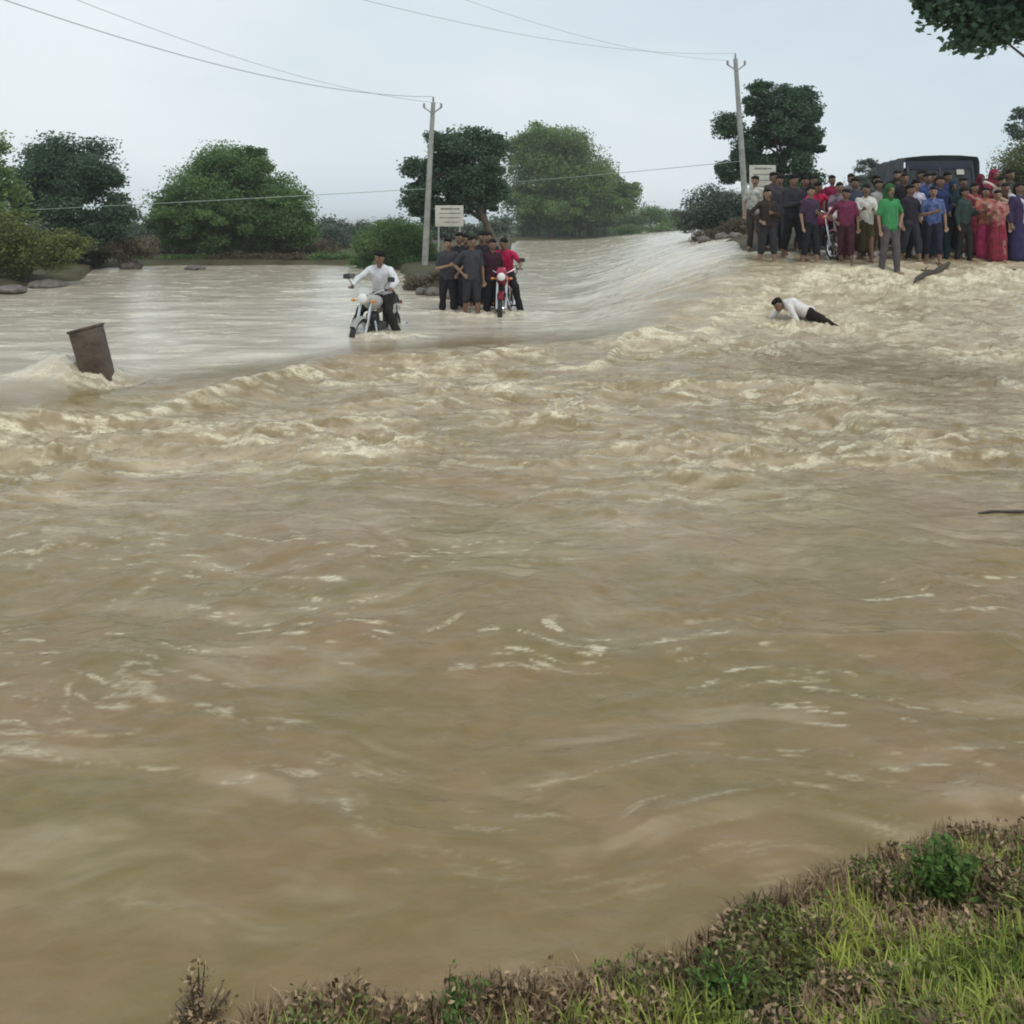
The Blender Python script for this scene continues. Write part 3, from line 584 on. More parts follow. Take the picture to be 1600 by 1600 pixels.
# old leaning guard stone
root = empty('guard_post', (PX, PY, -.3), 0, 'dark leaning stub of a guard post with water heaping against it', 'post')
mb = MB(); R = Matrix.Rotation(math.radians(-15), 4, 'Y') @ Matrix.Rotation(math.radians(9), 4, 'Z')
mb.box((-.03, 0, .40), (.255, .22, .90), R, .02, 1.12); po = mb.done('post_body', M['oldpost'], root)
mb = MB(); tp_ = R @ Vector((0, 0, .462)); mb.box(Vector((-.03, 0, .40)) + tp_, (.30, .26, .03), R, .008, 1.0); mb.done('post_cap', M['oldpost'], root)
# driftwood
mb = MB(); a = P(1428, 423, 14.4); b_ = P(1484, 404, 15.3); a.z = 0; b_.z = 0
zz = lambda v: float(water_height(np.array([v.x]), np.array([v.y]))[0][0]) + .03
pts = []
for t in np.linspace(0, 1, 9):
    p = a.lerp(b_, t); p.z = zz(p) + .035 + .03 * math.sin(t * 7) ; p.y += .1 * math.sin(t * 3); pts.append(p)
c0 = pts[0].copy(); mb.tube([p - c0 for p in pts], [.012, .035, .05, .040, .055, .052, .06, .050, .03], 9)
mb.tube([pts[3] - c0, pts[3] - c0 + Vector((.05, .08, .10)), pts[3] - c0 + Vector((.14, .12, .13))], [.018, .012, .005], 6)
mb.tube([pts[6] - c0, pts[6] - c0 + Vector((.03, .06, .08)), pts[6] - c0 + Vector((-.03, .1, .17))], [.02, .014, .006], 6)
o = mb.done('driftwood', M['wood']); o.location = c0; tag(o, 'dark crooked driftwood log washed up before the blue shirted bystanders', 'driftwood')
def stick(px0, py0, px1, py1, r, label, lift=.0):
    Y0 = CH * F / (py0 - HOR) * 1.09; Y1 = CH * F / (py1 - HOR) * 1.09
    a = Vector((X_at(px0, Y0), Y0, 0)); b = Vector((X_at(px1, Y1), Y1, 0)); mb = MB(); pts = []
    for t in np.linspace(0, 1, 7):
        p = a.lerp(b, t); p.z = float(water_height(np.array([p.x]), np.array([p.y]))[0][0]) + r * .6; p.y += .006 * math.sin(5 * t); pts.append(p)
    mb.tube([p - a for p in pts], [r * .4, r, r * .9, r, r * .8, r * .7, r * .3], 7); o = mb.done('stick', M['wood']); o.location = a; tag(o, label, 'stick')
stick(1528, 797, 1660, 793, .011, 'dark stick drifting on the brown water at the right edge')
0 and stick(520, 766, 592, 768, .015, 'short dark stick drifting left of centre below the rapids')
0 and stick(312, 1000, 362, 996, .012, 'small dark stick drifting in the calm brown water on the left')

# ------------------------------------------------------------------ poles, wires, sign boards
def pole(px_top, py_top, px_b, Y, label, side):
    t = P(px_top, py_top, Y); bx = X_at(px_b, Y); bz = gz(bx, Y); root = empty('utility_pole', (bx, Y, bz), 0, label, 'utility pole')
    tp = Vector((t.x - bx, 0, t.z - bz)); mb = MB()
    mb.tube([Vector((0, 0, -.3)), tp * .5, tp], [.115, .10, .075], 8); mb.done('pole_shaft', M['concrete'], root)
    at = lambda f: tp * f
    q = at(.93); mb = MB(); mb.tube([q + Vector((-.30, 0, .22)), q + Vector((0, -.08, .0)), q + Vector((.30, 0, .22))], .028, 6); mb.done('crossarm', M['steel'], root)
    for s in (-1, 1):
        mb = MB(); c = q + Vector((s * .30, 0, .22)); mb.lathe([(0, .001), (0, .035), (.04, .05), (.07, .03), (.11, .045), (.15, .02), (.15, .001)], 'Z', c, 10); mb.done('insulator', M['concrete'], root)
    mb = MB(); mb.lathe([(0, .001), (0, .03), (.1, .04), (.2, .02), (.2, .001)], 'Z', tp, 10); mb.done('insulator', M['concrete'], root)
    return [Vector((bx, Y, bz)) + v for v in (tp + Vector((0, 0, .2)), q + Vector((-.3, 0, .37)), q + Vector((.3, 0, .37)), at(.40))]
pA = pole(677, 160, 663, 28, 'plain concrete utility pole on the left in front of the ragged tree', 0)
pB = pole(1149, 92, 1168, 28, 'taller concrete utility pole on the right leaning a little left', 1)
def wire(a, b, sag, r, label, m='wire'):
    a = Vector(a); b = Vector(b); mb = MB(); pts = []
    for t in np.linspace(0, 1, 33):
        p = a.lerp(b, t); p.z -= sag * 4 * t * (1 - t); pts.append(p - a)
    mb.tube(pts, r, 6); o = mb.done('overhead_wire', M[m]); o.location = a; tag(o, label, 'wire')
wire(pA[0], P(-160, -60, 13), .55, .011, 'thick lower overhead wire running up left from the left pole top')
wire(pA[2], P(-120, -100, 13), .50, .007, 'thin upper overhead wire running up left from the left pole')
wire(pB[0], P(350, -60, 14), .5, .006, 'faint lower overhead wire running up left from the right pole top')
wire(pB[1], P(450, -110, 14), .5, .005, 'faintest upper overhead wire running up left from the right pole')
wire(pA[3] + Vector((-.1, 0, .38)), P(-120, 336, 28), .02, .011, 'pale low cable crossing in front of the broad domed tree', 'palewire')
wire(pB[3] + Vector((-.1, -.3, .05)), P(700, 292, 40), .05, .011, 'pale low cable crossing in front of the large bright green tree', 'palewire')
M['board'] = mat('board', (0.50, 0.48, 0.41), .7, .08, 4)
M['paint'] = mat('paint', (0.20, 0.19, 0.17), .7, .2, 8)
def board(px0, py0, px1, py1, Y, label):
    a = P(px0, py0, Y); b = P(px1, py1, Y); cx = (a.x + b.x) / 2; wd = b.x - a.x; zt = a.z; zb = b.z; g = gz(cx, Y)
    root = empty('sign_board', (cx, Y, g), 0, label, 'sign'); mb = MB(); mb.box((0, 0, (zt + zb) / 2 - g), (wd, .03, zt - zb), None, .004); mb.done('board_panel', M['board'], root)
    for s in (-1, 1):
        mb = MB(); mb.box((s * wd * .38, .035, (zt - g) / 2 - .15), (.05, .035, zt - g + .2), None, .004); mb.done('leg', M['steel'], root)
    rs = random.Random(5)
    for k, (hh, w0) in enumerate(((.055, .62), (.03, .75), (.03, .7), (.03, .5))):
        mb = MB(); z = zt - g - .10 - k * .13 * (zt - zb) / .62; x = -wd * .5 * w0
        while x < wd * .5 * w0:
            ww = rs.uniform(.03, .09); mb.box((x + ww / 2, -.0185, z), (ww + .004, .004, hh * rs.uniform(.6, 1.1))); x += ww + .004
        mb.done('text_line', M['paint'], root, False)
board(680, 321, 724, 354, 24, 'pale notice board with faded lettering right of the left pole')
board(1171, 258, 1212, 302, 24, 'pale notice board with faded lettering right of the right pole')

# ------------------------------------------------------------------ people
def lerpv(a, b, t): return a + (b - a) * t
ARMS = {  # (elbow, wrist) offsets from the shoulder, x outward, y backward(+)/forward(-)
 'down': ((.06, .03, -.27), (.07, -.03, -.50)),
 'hip': ((.17, .08, -.22), (.03, -.06, -.38)),
 'fold': ((.06, -.04, -.27), (-.17, -.20, -.21)),
 'front': ((.05, -.08, -.26), (-.05, -.28, -.20)),
 'wave': ((.14, -.08, .16), (.02, -.10, .36)),
 'head': ((.20, -.06, .06), (.00, -.06, .22)),
 'behind': ((.08, .10, -.25), (-.10, .15, -.42)),
 'point': ((.08, -.20, -.06), (.10, -.45, .02)),
}
def pose_stand(armL='down', armR='down', stride=.0, lean=0.0, twist=0):
    J = dict(pelvis=(0, 0, .90), chest=(0, -lean, 1.22), neck=(0, -lean * 1.3, 1.42), head=(0, -lean * 1.5 - .015, 1.545), fwd=(0, -1, 0), upv=(0, 0, 1))
    for s, n, arm in ((-1, 'L', armL), (1, 'R', armR)):
        sh = Vector((s * .162, -lean * 1.2, 1.335)); J['sh' + n] = sh
        e, w_ = ARMS[arm]; J['el' + n] = sh + Vector((s * e[0], e[1], e[2])); J['wr' + n] = sh + Vector((s * w_[0], w_[1], w_[2]))
        J['hip' + n] = (s * .085, 0, .87); J['kn' + n] = (s * .105, -s * stride * .5 - .02, .48); J['an' + n] = (s * .12, -s * stride + .02, .075); J['to' + n] = (s * .145, -s * stride - .14, .03)
    return {k: Vector(v) for k, v in J.items()}
def build_person(root, J, shirt, sleeve, bottom, bcol, skin, hair='short', extra=None, voxel=.012, shoe=None):
    fw = J['fwd'].normalized(); upv = J['upv'].normalized(); rt = fw.cross(upv).normalized()
    RM = Matrix((rt, -fw, upv)).transposed().to_4x4()
    def loc(c, v): return c + RM.to_3x3() @ Vector(v)
    def torso(mb, e):
        for s, n in ((-1, 'L'), (1, 'R')):
            mb.caps(J['hip' + n] * .75 + J['pelvis'] * .25, .088 + e, J['chest'].lerp(J['sh' + n], .45), .088 + e)
            mb.caps(J['chest'].lerp(J['sh' + n], .5), .082 + e, J['sh' + n] * .9 + J['chest'] * .1, .050 + e); mb.caps(J['sh' + n] * .85 + J['chest'] * .15, .044 + e, J['neck'] * .8 + J['chest'] * .2 + upv * .01, .046 + e * .5)
        mb.caps(J['pelvis'], .10 + e, J['chest'], .104 + e); mb.caps(J['chest'], .11 + e, J['neck'].lerp(J['chest'], .2), .05 + e * .6)
    # body
    mb = MB(); torso(mb, 0); hc = J['head']
    mb.caps(J['chest'].lerp(J['neck'], .6), .055, hc - upv * .04, .048)
    mb.ell(hc, (.074, .090, .108), RM); mb.ell(loc(hc, (0, -.022, -.055)), (.052, .062, .055), RM)
    mb.ell(loc(hc, (0, -.094, -.012)), (.014, .018, .024), RM); mb.ell(loc(hc, (0, -.078, .028)), (.045, .014, .010), RM)
    mb.ell(loc(hc, (0, -.083, -.052)), (.024, .010, .010), RM)
    for s in (-1, 1): mb.ell(loc(hc, (s * .076, .008, -.005)), (.010, .020, .030), RM)
    for s, n in ((-1, 'L'), (1, 'R')):
        sh, el, wr = J['sh' + n], J['el' + n], J['wr' + n]
        mb.caps(sh, .048, el, .037); mb.caps(el, .038, wr, .025)
        d = (wr - el).normalized(); side = d.cross(fw if abs(d.dot(fw)) < .9 else upv).normalized(); nrm = side.cross(d)
        pc = wr + d * .05; mb.caps(wr, .024, pc, .030)
        for q, (o, L_) in enumerate(((-.026, .062), (-.009, .075), (.009, .070), (.026, .052))):
            b0 = wr + d * .075 + side * o; m1 = b0 + d * L_ * .5 + nrm * .006; mb.caps(b0, .0105, m1, .0095, 8); mb.caps(m1, .0095, m1 + d * L_ * .42 + nrm * .018, .008, 8)
        tb = wr + d * .03 + side * -.024 ; mb.caps(tb, .012, tb + d * .04 - side * .028, .0105, 8); mb.caps(tb + d * .04 - side * .028, .0105, tb + d * .068 - side * .030 + nrm * .01, .009, 8)
        hp, kn, an, to = J['hip' + n], J['kn' + n], J['an' + n], J['to' + n]
        mb.caps(hp, .082, kn, .054); mb.caps(kn, .054, kn.lerp(an, .35) , .053); mb.caps(kn.lerp(an, .35), .053, an, .036); mb.caps(an, .040, to, .026)
        mb.ell(an + (an - to).normalized() * .03 - Vector((0, 0, .02)), (.032, .036, .036))
    body = mb.fused('body', skin, root, voxel, 2)
    me = body.data; me.materials.append(M['lips']); me.materials.append(M['eye'])
    lipc = loc(hc, (0, -.088, -.052))
    eyes = [loc(hc, (s * .030, -.082, .008)) for s in (-1, 1)]
    for p in me.polygons:
        c = p.center
        if (c - lipc).length < .020 : p.material_index = 1
        elif min((c - e).length for e in eyes) < .013: p.material_index = 2
    # hair or head cloth
    if hair:
        mb = MB()
        hm = M['hair']
        if hair in ('short', 'long'):
            mb.ell(loc(hc, (0, .022, .034)), (.082, .088, .094), RM); mb.ell(loc(hc, (random.uniform(-.02, .02), -.046, .066)), (.062, .054, .036), RM); mb.ell(loc(hc, (0, .050, -.012)), (.074, .056, .078), RM)
            for q in range(7): mb.ell(loc(hc, (random.uniform(-.06, .06), random.uniform(-.05, .06), random.uniform(.07, .100))), (.028, .030, .022), RM)
            if hair == 'long': mb.caps(loc(hc, (0, .07, 0)), .06, loc(hc, (0, .085, -.22)), .035)
            mb.fused('hair', hm, root, .012, 2, .004)
        elif isinstance(hair, tuple):     # hooded or draped cloth
            mb.ell(loc(hc, (0, .012, .020)), (.094, .100, .112), RM); mb.caps(loc(hc, (0, .05, -.02)), .085, J['neck'] + Vector((0, .05, -.10)), .13)
            mb.fused('head_cloth', cloth(hair), root, .014, 3, .006)
    # shirt
    mb = MB(); torso(mb, .018)
    hem = J['pelvis'] - (J['chest'] - J['pelvis']).normalized() * .02
    mb.caps(hem + rt * .05, .112, hem - rt * .05, .112)
    for n in 'LR':
        sh, el, wr = J['sh' + n], J['el' + n], J['wr' + n]
        if sleeve == 'short': mb.caps(sh, .056, sh.lerp(el, .75), .056)
        else: mb.caps(sh, .056, el, .050); mb.caps(el, .053, el.lerp(wr, .88), .041)
    mb.fused('shirt', cloth(*shirt) if isinstance(shirt[0], tuple) else cloth(shirt), root, .014, 3, .010)
    # lower clothing
    mb = MB()
    if bottom in ('trousers', 'rolled', 'shorts'):
        f = {'trousers': .97, 'rolled': .45, 'shorts': .05}[bottom]
        mb.caps(J['hipL'], .108, J['hipR'], .108)
        for n in 'LR':
            mb.caps(J['hip' + n], .105, J['kn' + n], .076); mb.caps(J['kn' + n], .076, J['kn' + n].lerp(J['an' + n], f), .070 if f < .9 else .062)
        mb.fused('trousers' if bottom != 'shorts' else 'shorts', cloth(bcol), root, .014, 3, .010)
    else:
        zb = .10 if bottom == 'skirt' else .30
        fr = J['pelvis']; an = (J['anL'] + J['anR']) / 2; rad = .20 if bottom == 'skirt' else .155; end = Vector((an.x, an.y, zb + rad * .3))
        for s in (-1, 1):
            off = rt * s
            mb.caps(fr + off * .045, .112, fr.lerp(end, .5) + off * .07, .135); mb.caps(fr.lerp(end, .5) + off * .07, .135, end + off * .06, rad * .72)
        mb.fused('skirt' if bottom == 'skirt' else 'wrap_cloth', cloth(bcol), root, .016, 3, .014)
    if extra:       # scarf / sari end across the chest
        mb = MB(); a = J['shL'] + upv * .05; c = J['chest'] + fw * .125; e = J['hipR'] + fw * .11 + rt * .06; bk = J['chest'] - fw * .13 + upv * -.1
        mb.caps(bk, .05, a - fw * .03, .05); mb.caps(a - fw * .03, .05, c - rt * .04, .055); mb.caps(c - rt * .04, .055, e, .06)
        mb.fused('scarf', cloth(extra), root, .014, 3, .008)
    if shoe:
        for n in 'LR':
            mb = MB(); an, to = J['an' + n], J['to' + n]; mb.caps(an - Vector((0, 0, .03)), .045, to, .036); mb.fused('shoe', cloth(shoe), root, .012, 2)
    return root
BLK = (.016, .016, .020); NAVY = (.018, .028, .09); CHAR = (.045, .045, .052); WHT = (.62, .60, .56); GRN = (.05, .24, .085); RED = (.42, .02, .055)
def person(px, Y, H, face, shirt, sleeve, bottom, bcol, arms, label, hair='short', skin='skin', extra=None, stride=.08, z=None, lean=0.0, shoe=None, group=None):
    x = X_at(px, Y); g = gz(x, Y) if z is None else z
    root = empty('person', (x, Y, g), math.radians(face), label, 'person', group)
    s = H / 1.65; wd_ = random.uniform(.90, 1.10); root.scale = (s * wd_, s * wd_, s)
    build_person(root, pose_stand(arms[0], arms[1], stride, lean), shirt, sleeve, bottom, bcol, M[skin], hair, extra, shoe=shoe)
    return root
GL, GR = 'bystanders in the shallows on the left', 'bystanders on the right bank'
ZL = -.20
person(700, 15.3, 1.60, 8, CHAR, 'short', 'rolled', BLK, ('fold', 'hip'), 'bystander in a charcoal shirt with one arm across the chest, leftmost of the left group', group=GL, z=ZL, skin='skin2')
person(718, 15.9, 1.70, -20, BLK, 'long', 'rolled', BLK, ('down', 'front'), 'slim bystander all in black, second of the left group', group=GL, z=ZL, stride=.16)
person(737, 15.0, 1.64, 15, CHAR, 'short', 'shorts', (.03, .03, .035), ('hip', 'down'), 'bystander in charcoal with bare calves, third of the left group', group=GL, z=ZL)
person(754, 15.8, 1.72, -12, (.022, .018, .024), 'long', 'rolled', BLK, ('down', 'fold'), 'tall bystander in black with arms crossed, fourth of the left group', group=GL, z=ZL)
person(769, 15.2, 1.58, 20, (.035, .012, .02), 'short', 'rolled', BLK, ('down', 'behind'), 'short bystander in a dark maroon shirt beside the red shirted one', group=GL, z=ZL)
# right bank, left to right
person(1180, 17.4, 1.60, -20, ((.20, .20, .18), (.56, .56, .50)), 'short', 'trousers', (.05, .04, .035), ('down', 'hip'), 'bystander in a pale grey shirt below the notice board, leftmost on the right bank', group=GR, skin='skin2')
person(1199, 15.7, 1.50, 10, (.035, .025, .022), 'long', 'rolled', (.03, .03, .035), ('hip', 'fold'), 'bystander in a dark brown shirt standing in front of the pale shirted one', group=GR, skin='skin2')
person(1218, 16.8, 1.66, -15, CHAR, 'short', 'trousers', CHAR, ('down', 'down'), 'bystander in charcoal with arms hanging, just right of the right notice board', group=GR)
person(1239, 16.0, 1.74, 18, (.028, .028, .036), 'long', 'rolled', BLK, ('fold', 'down'), 'tall bystander in black left of the red motorcycle', group=GR, stride=.15)
person(1258, 17.0, 1.62, -5, (.03, .02, .05), 'short', 'rolled', BLK, ('down', 'hip'), 'bystander in dark plum behind the red motorcycle', group=GR)
person(1312, 16.4, 1.56, -18, ((.05, .03, .05), (.28, .20, .24)), 'short', 'trousers', (.10, .02, .03), ('front', 'down'), 'bystander in a mottled purple shirt right of the red motorcycle', group=GR, skin='skin2')
person(1330, 17.2, 1.66, 5, (.11, .12, .14), 'short', 'trousers', (.10, .03, .03), ('down', 'down'), 'bystander in a slate grey shirt between the purple and the white shirt', group=GR)
person(1352, 15.8, 1.56, -14, WHT, 'long', 'wrap', (.055, .045, .022), ('front', 'front'), 'bystander in a loose white shirt and olive wrap cloth', group=GR, lean=.06)
person(1368, 17.3, 1.62, 30, (.07, .08, .07), 'short', 'trousers', (.12, .03, .02), ('down', 'down'), 'bystander in grey green half hidden behind the white shirt', group=GR)
person(1390, 15.05, 1.70, 10, GRN, 'short', 'trousers', (.10, .085, .09), ('down', 'hip'), 'bystander in a bright green shirt and green head cloth with grey trousers', hair=(.035, .09, .03), group=GR, skin='skin2')
person(1413, 16.4, 1.76, -10, (.020, .016, .018), 'long', 'trousers', (.50, .50, .46), ('head', 'down'), 'tall bystander in a black shirt and white trousers beside the green shirt', group=GR)
person(1431, 16.1, 1.64, 15, ((.22, .20, .34), (.62, .60, .66)), 'short', 'trousers', BLK, ('down', 'fold'), 'bystander in a pale lilac shirt and black trousers', group=GR, skin='skin2')
person(1449, 16.7, 1.72, -8, (.04, .07, .20), 'short', 'trousers', (.015, .03, .05), ('fold', 'down'), 'bystander in a mid blue shirt, left of the two blue shirts by the jeep', group=GR)
person(1468, 16.2, 1.70, 12, NAVY, 'long', 'trousers', (.012, .03, .04), ('down', 'hip'), 'bystander in a deep navy shirt, right of the two blue shirts by the jeep', group=GR)
person(1490, 16.4, 1.60, -14, (.010, .028, .034), 'long', 'trousers', (.02, .035, .03), ('fold', 'fold'), 'bystander in dark teal with folded arms at the right of the jeep', group=GR, hair=(.012, .035, .06))
person(1522, 16.7, 1.52, 12, (.20, .035, .045), 'short', 'skirt', (.30, .05, .08), ('fold', 'down'), 'woman in a dull red sari right of the jeep', hair='long', group=GR, skin='skin2', extra=(.42, .20, .17))
person(1540, 16.2, 1.48, -10, ((.28, .03, .05), (.50, .22, .14)), 'short', 'skirt', (.42, .04, .12), ('front', 'down'), 'woman in a bright pink red sari next to the dull red one', hair='long', group=GR, skin='skin2', extra=(.40, .24, .19))
person(1553, 17.4, 1.74, 5, (.22, .02, .05), 'long', 'skirt', (.16, .02, .04), ('front', 'down'), 'tall woman in crimson with a white scarf behind the sari wearers', hair=(.22, .02, .05), group=GR, extra=(.60, .50, .44))
person(1571, 16.3, 1.56, -16, (.055, .018, .022), 'long', 'trousers', (.05, .035, .06), ('fold', 'down'), 'bystander in dark maroon with a cream scarf near the right edge', group=GR, extra=(.48, .36, .28))
person(1592, 15.9, 1.60, 20, (.045, .03, .075), 'long', 'skirt', (.035, .028, .085), ('down', 'fold'), 'woman in deep violet with a white shawl at the right edge', hair='long', group=GR, extra=(.58, .54, .60))
person(1578, 17.6, 1.72, 0, (.05, .05, .045), 'short', 'trousers', BLK, ('down', 'down'), 'bystander in dark grey behind the maroon shirt near the right edge', group=GR)

person(1209, 17.5, 1.68, 14, (.05, .045, .045), 'long', 'trousers', BLK, ('down', 'down'), 'bystander in dark grey right behind the brown shirted one', group=GR)
person(1272, 17.6, 1.58, -14, (.14, .012, .04), 'short', 'trousers', BLK, ('fold', 'down'), 'bystander in a dark crimson shirt behind the red motorcycle rider', group=GR)
person(1300, 17.8, 1.60, 8, (.20, .012, .05), 'short', 'trousers', (.04, .01, .02), ('down', 'down'), 'bystander in wine red behind and right of the red motorcycle rider', group=GR)
person(1402, 17.6, 1.70, -6, (.03, .03, .035), 'long', 'trousers', BLK, ('down', 'down'), 'bystander in black behind the green shirted one', group=GR)
person(1459, 17.6, 1.66, -16, (.018, .02, .07), 'long', 'trousers', (.012, .016, .03), ('down', 'down'), 'bystander in dark indigo right in front of the jeep', group=GR)
person(1480, 17.5, 1.68, 10, (.03, .035, .11), 'short', 'trousers', (.01, .012, .02), ('down', 'fold'), 'bystander in indigo between the navy and the teal shirts', group=GR)
person(1505, 17.2, 1.58, -8, (.014, .016, .022), 'long', 'trousers', BLK, ('fold', 'down'), 'bystander in black at the right corner of the jeep', group=GR)
person(1532, 17.6, 1.62, 18, (.10, .015, .03), 'long', 'skirt', (.10, .012, .03), ('down', 'down'), 'woman in dark wine red behind the two red saris', hair=(.12, .015, .03), group=GR)
person(1565, 17.2, 1.60, -4, (.30, .26, .20), 'short', 'skirt', (.20, .03, .06), ('down', 'down'), 'woman in a beige blouse and crimson skirt near the right edge', hair='long', group=GR, skin='skin2')
person(727, 16.6, 1.66, 12, (.02, .02, .024), 'long', 'rolled', BLK, ('down', 'down'), 'bystander in black at the back of the left group, nearer the pole', group=GL, z=ZL)
person(762, 16.7, 1.70, -8, (.024, .02, .022), 'long', 'rolled', BLK, ('down', 'down'), 'bystander in black at the back of the left group, nearer the red motorcycle', group=GL, z=ZL)

person(1266, 15.6, 1.55, 24, (.05, .03, .06), 'short', 'rolled', BLK, ('down', 'fold'), 'short bystander in plum grey just in front of the rear of the red motorcycle', group=GR, skin='skin2')
person(1322, 15.6, 1.50, -30, (.16, .03, .07), 'short', 'rolled', (.06, .02, .03), ('hip', 'down'), 'short bystander in a wine shirt at the front wheel of the red motorcycle', group=GR)
person(1372, 16.5, 1.60, 22, (.30, .30, .28), 'long', 'trousers', (.07, .05, .03), ('down', 'down'), 'bystander in a light grey shirt squeezed between the white and the green shirts', group=GR)
person(1440, 17.2, 1.74, 10, (.11, .11, .20), 'short', 'trousers', (.02, .02, .03), ('down', 'down'), 'tall bystander in slate blue looking over the pale lilac shirt', group=GR)

person(1336, 16.3, 1.66, -12, (.045, .05, .07), 'long', 'trousers', BLK, ('down', 'behind'), 'bystander in blue black behind the wine shirted short one', group=GR)
person(1422, 15.7, 1.58, 20, (.024, .02, .03), 'short', 'rolled', (.03, .03, .04), ('down', 'hip'), 'bystander in black with rolled trousers right beside the bright green shirt', group=GR, stride=.14)
person(1458, 15.7, 1.54, -22, ((.03, .05, .16), (.14, .18, .34)), 'short', 'rolled', (.02, .02, .04), ('fold', 'down'), 'shorter bystander in a mottled blue shirt in front of the jeep crowd', group=GR, skin='skin2')
person(1506, 16.0, 1.50, 26, (.03, .05, .045), 'long', 'trousers', (.02, .02, .02), ('down', 'front'), 'short bystander in dark green left of the red saris', group=GR)
person(1559, 15.9, 1.46, -24, ((.25, .03, .06), (.50, .30, .22)), 'short', 'skirt', (.22, .03, .05), ('front', 'down'), 'short woman in a mottled red and beige sari in front near the right edge', hair='long', group=GR, skin='skin2')

# man on hands and knees in the current
def crawl():
    px, Y = 1243, 12.8; x = X_at(px, Y); z = float(water_level(np.array([x]), np.array([Y]))[0]) - .14
    root = empty('person', (x, Y, z), math.radians(4), 'man in a white shirt and dark trousers on hands and knees in the current', 'person')
    J = dict(pelvis=(.20, .02, .30), chest=(-.06, 0, .42), neck=(-.24, -.02, .44), head=(-.345, -.05, .42), fwd=(-.75, -.5, -.35), upv=(-.45, 0, .9),
             shL=(-.19, -.16, .41), elL=(-.11, -.26, .22), wrL=(-.04, -.34, -.02), shR=(-.19, .16, .40), elR=(-.34, .22, .20), wrR=(-.40, .22, .0),
             hipL=(.22, -.08, .28), knL=(.44, -.12, .16), anL=(.78, -.14, .0), toL=(.90, -.16, -.06), hipR=(.22, .08, .28), knR=(.46, .12, .20), anR=(.80, .12, .06), toR=(.92, .12, .0))
    J = {k: Vector(v) for k, v in J.items()}; root.scale = (.88, .88, .95)
    J['upv'] = (J['upv'] - J['fwd'].normalized() * J['upv'].dot(J['fwd'].normalized())).normalized()
    build_person(root, J, (.68, .64, .64), 'long', 'trousers', (.018, .013, .010), M['skin'], 'short')
crawl()

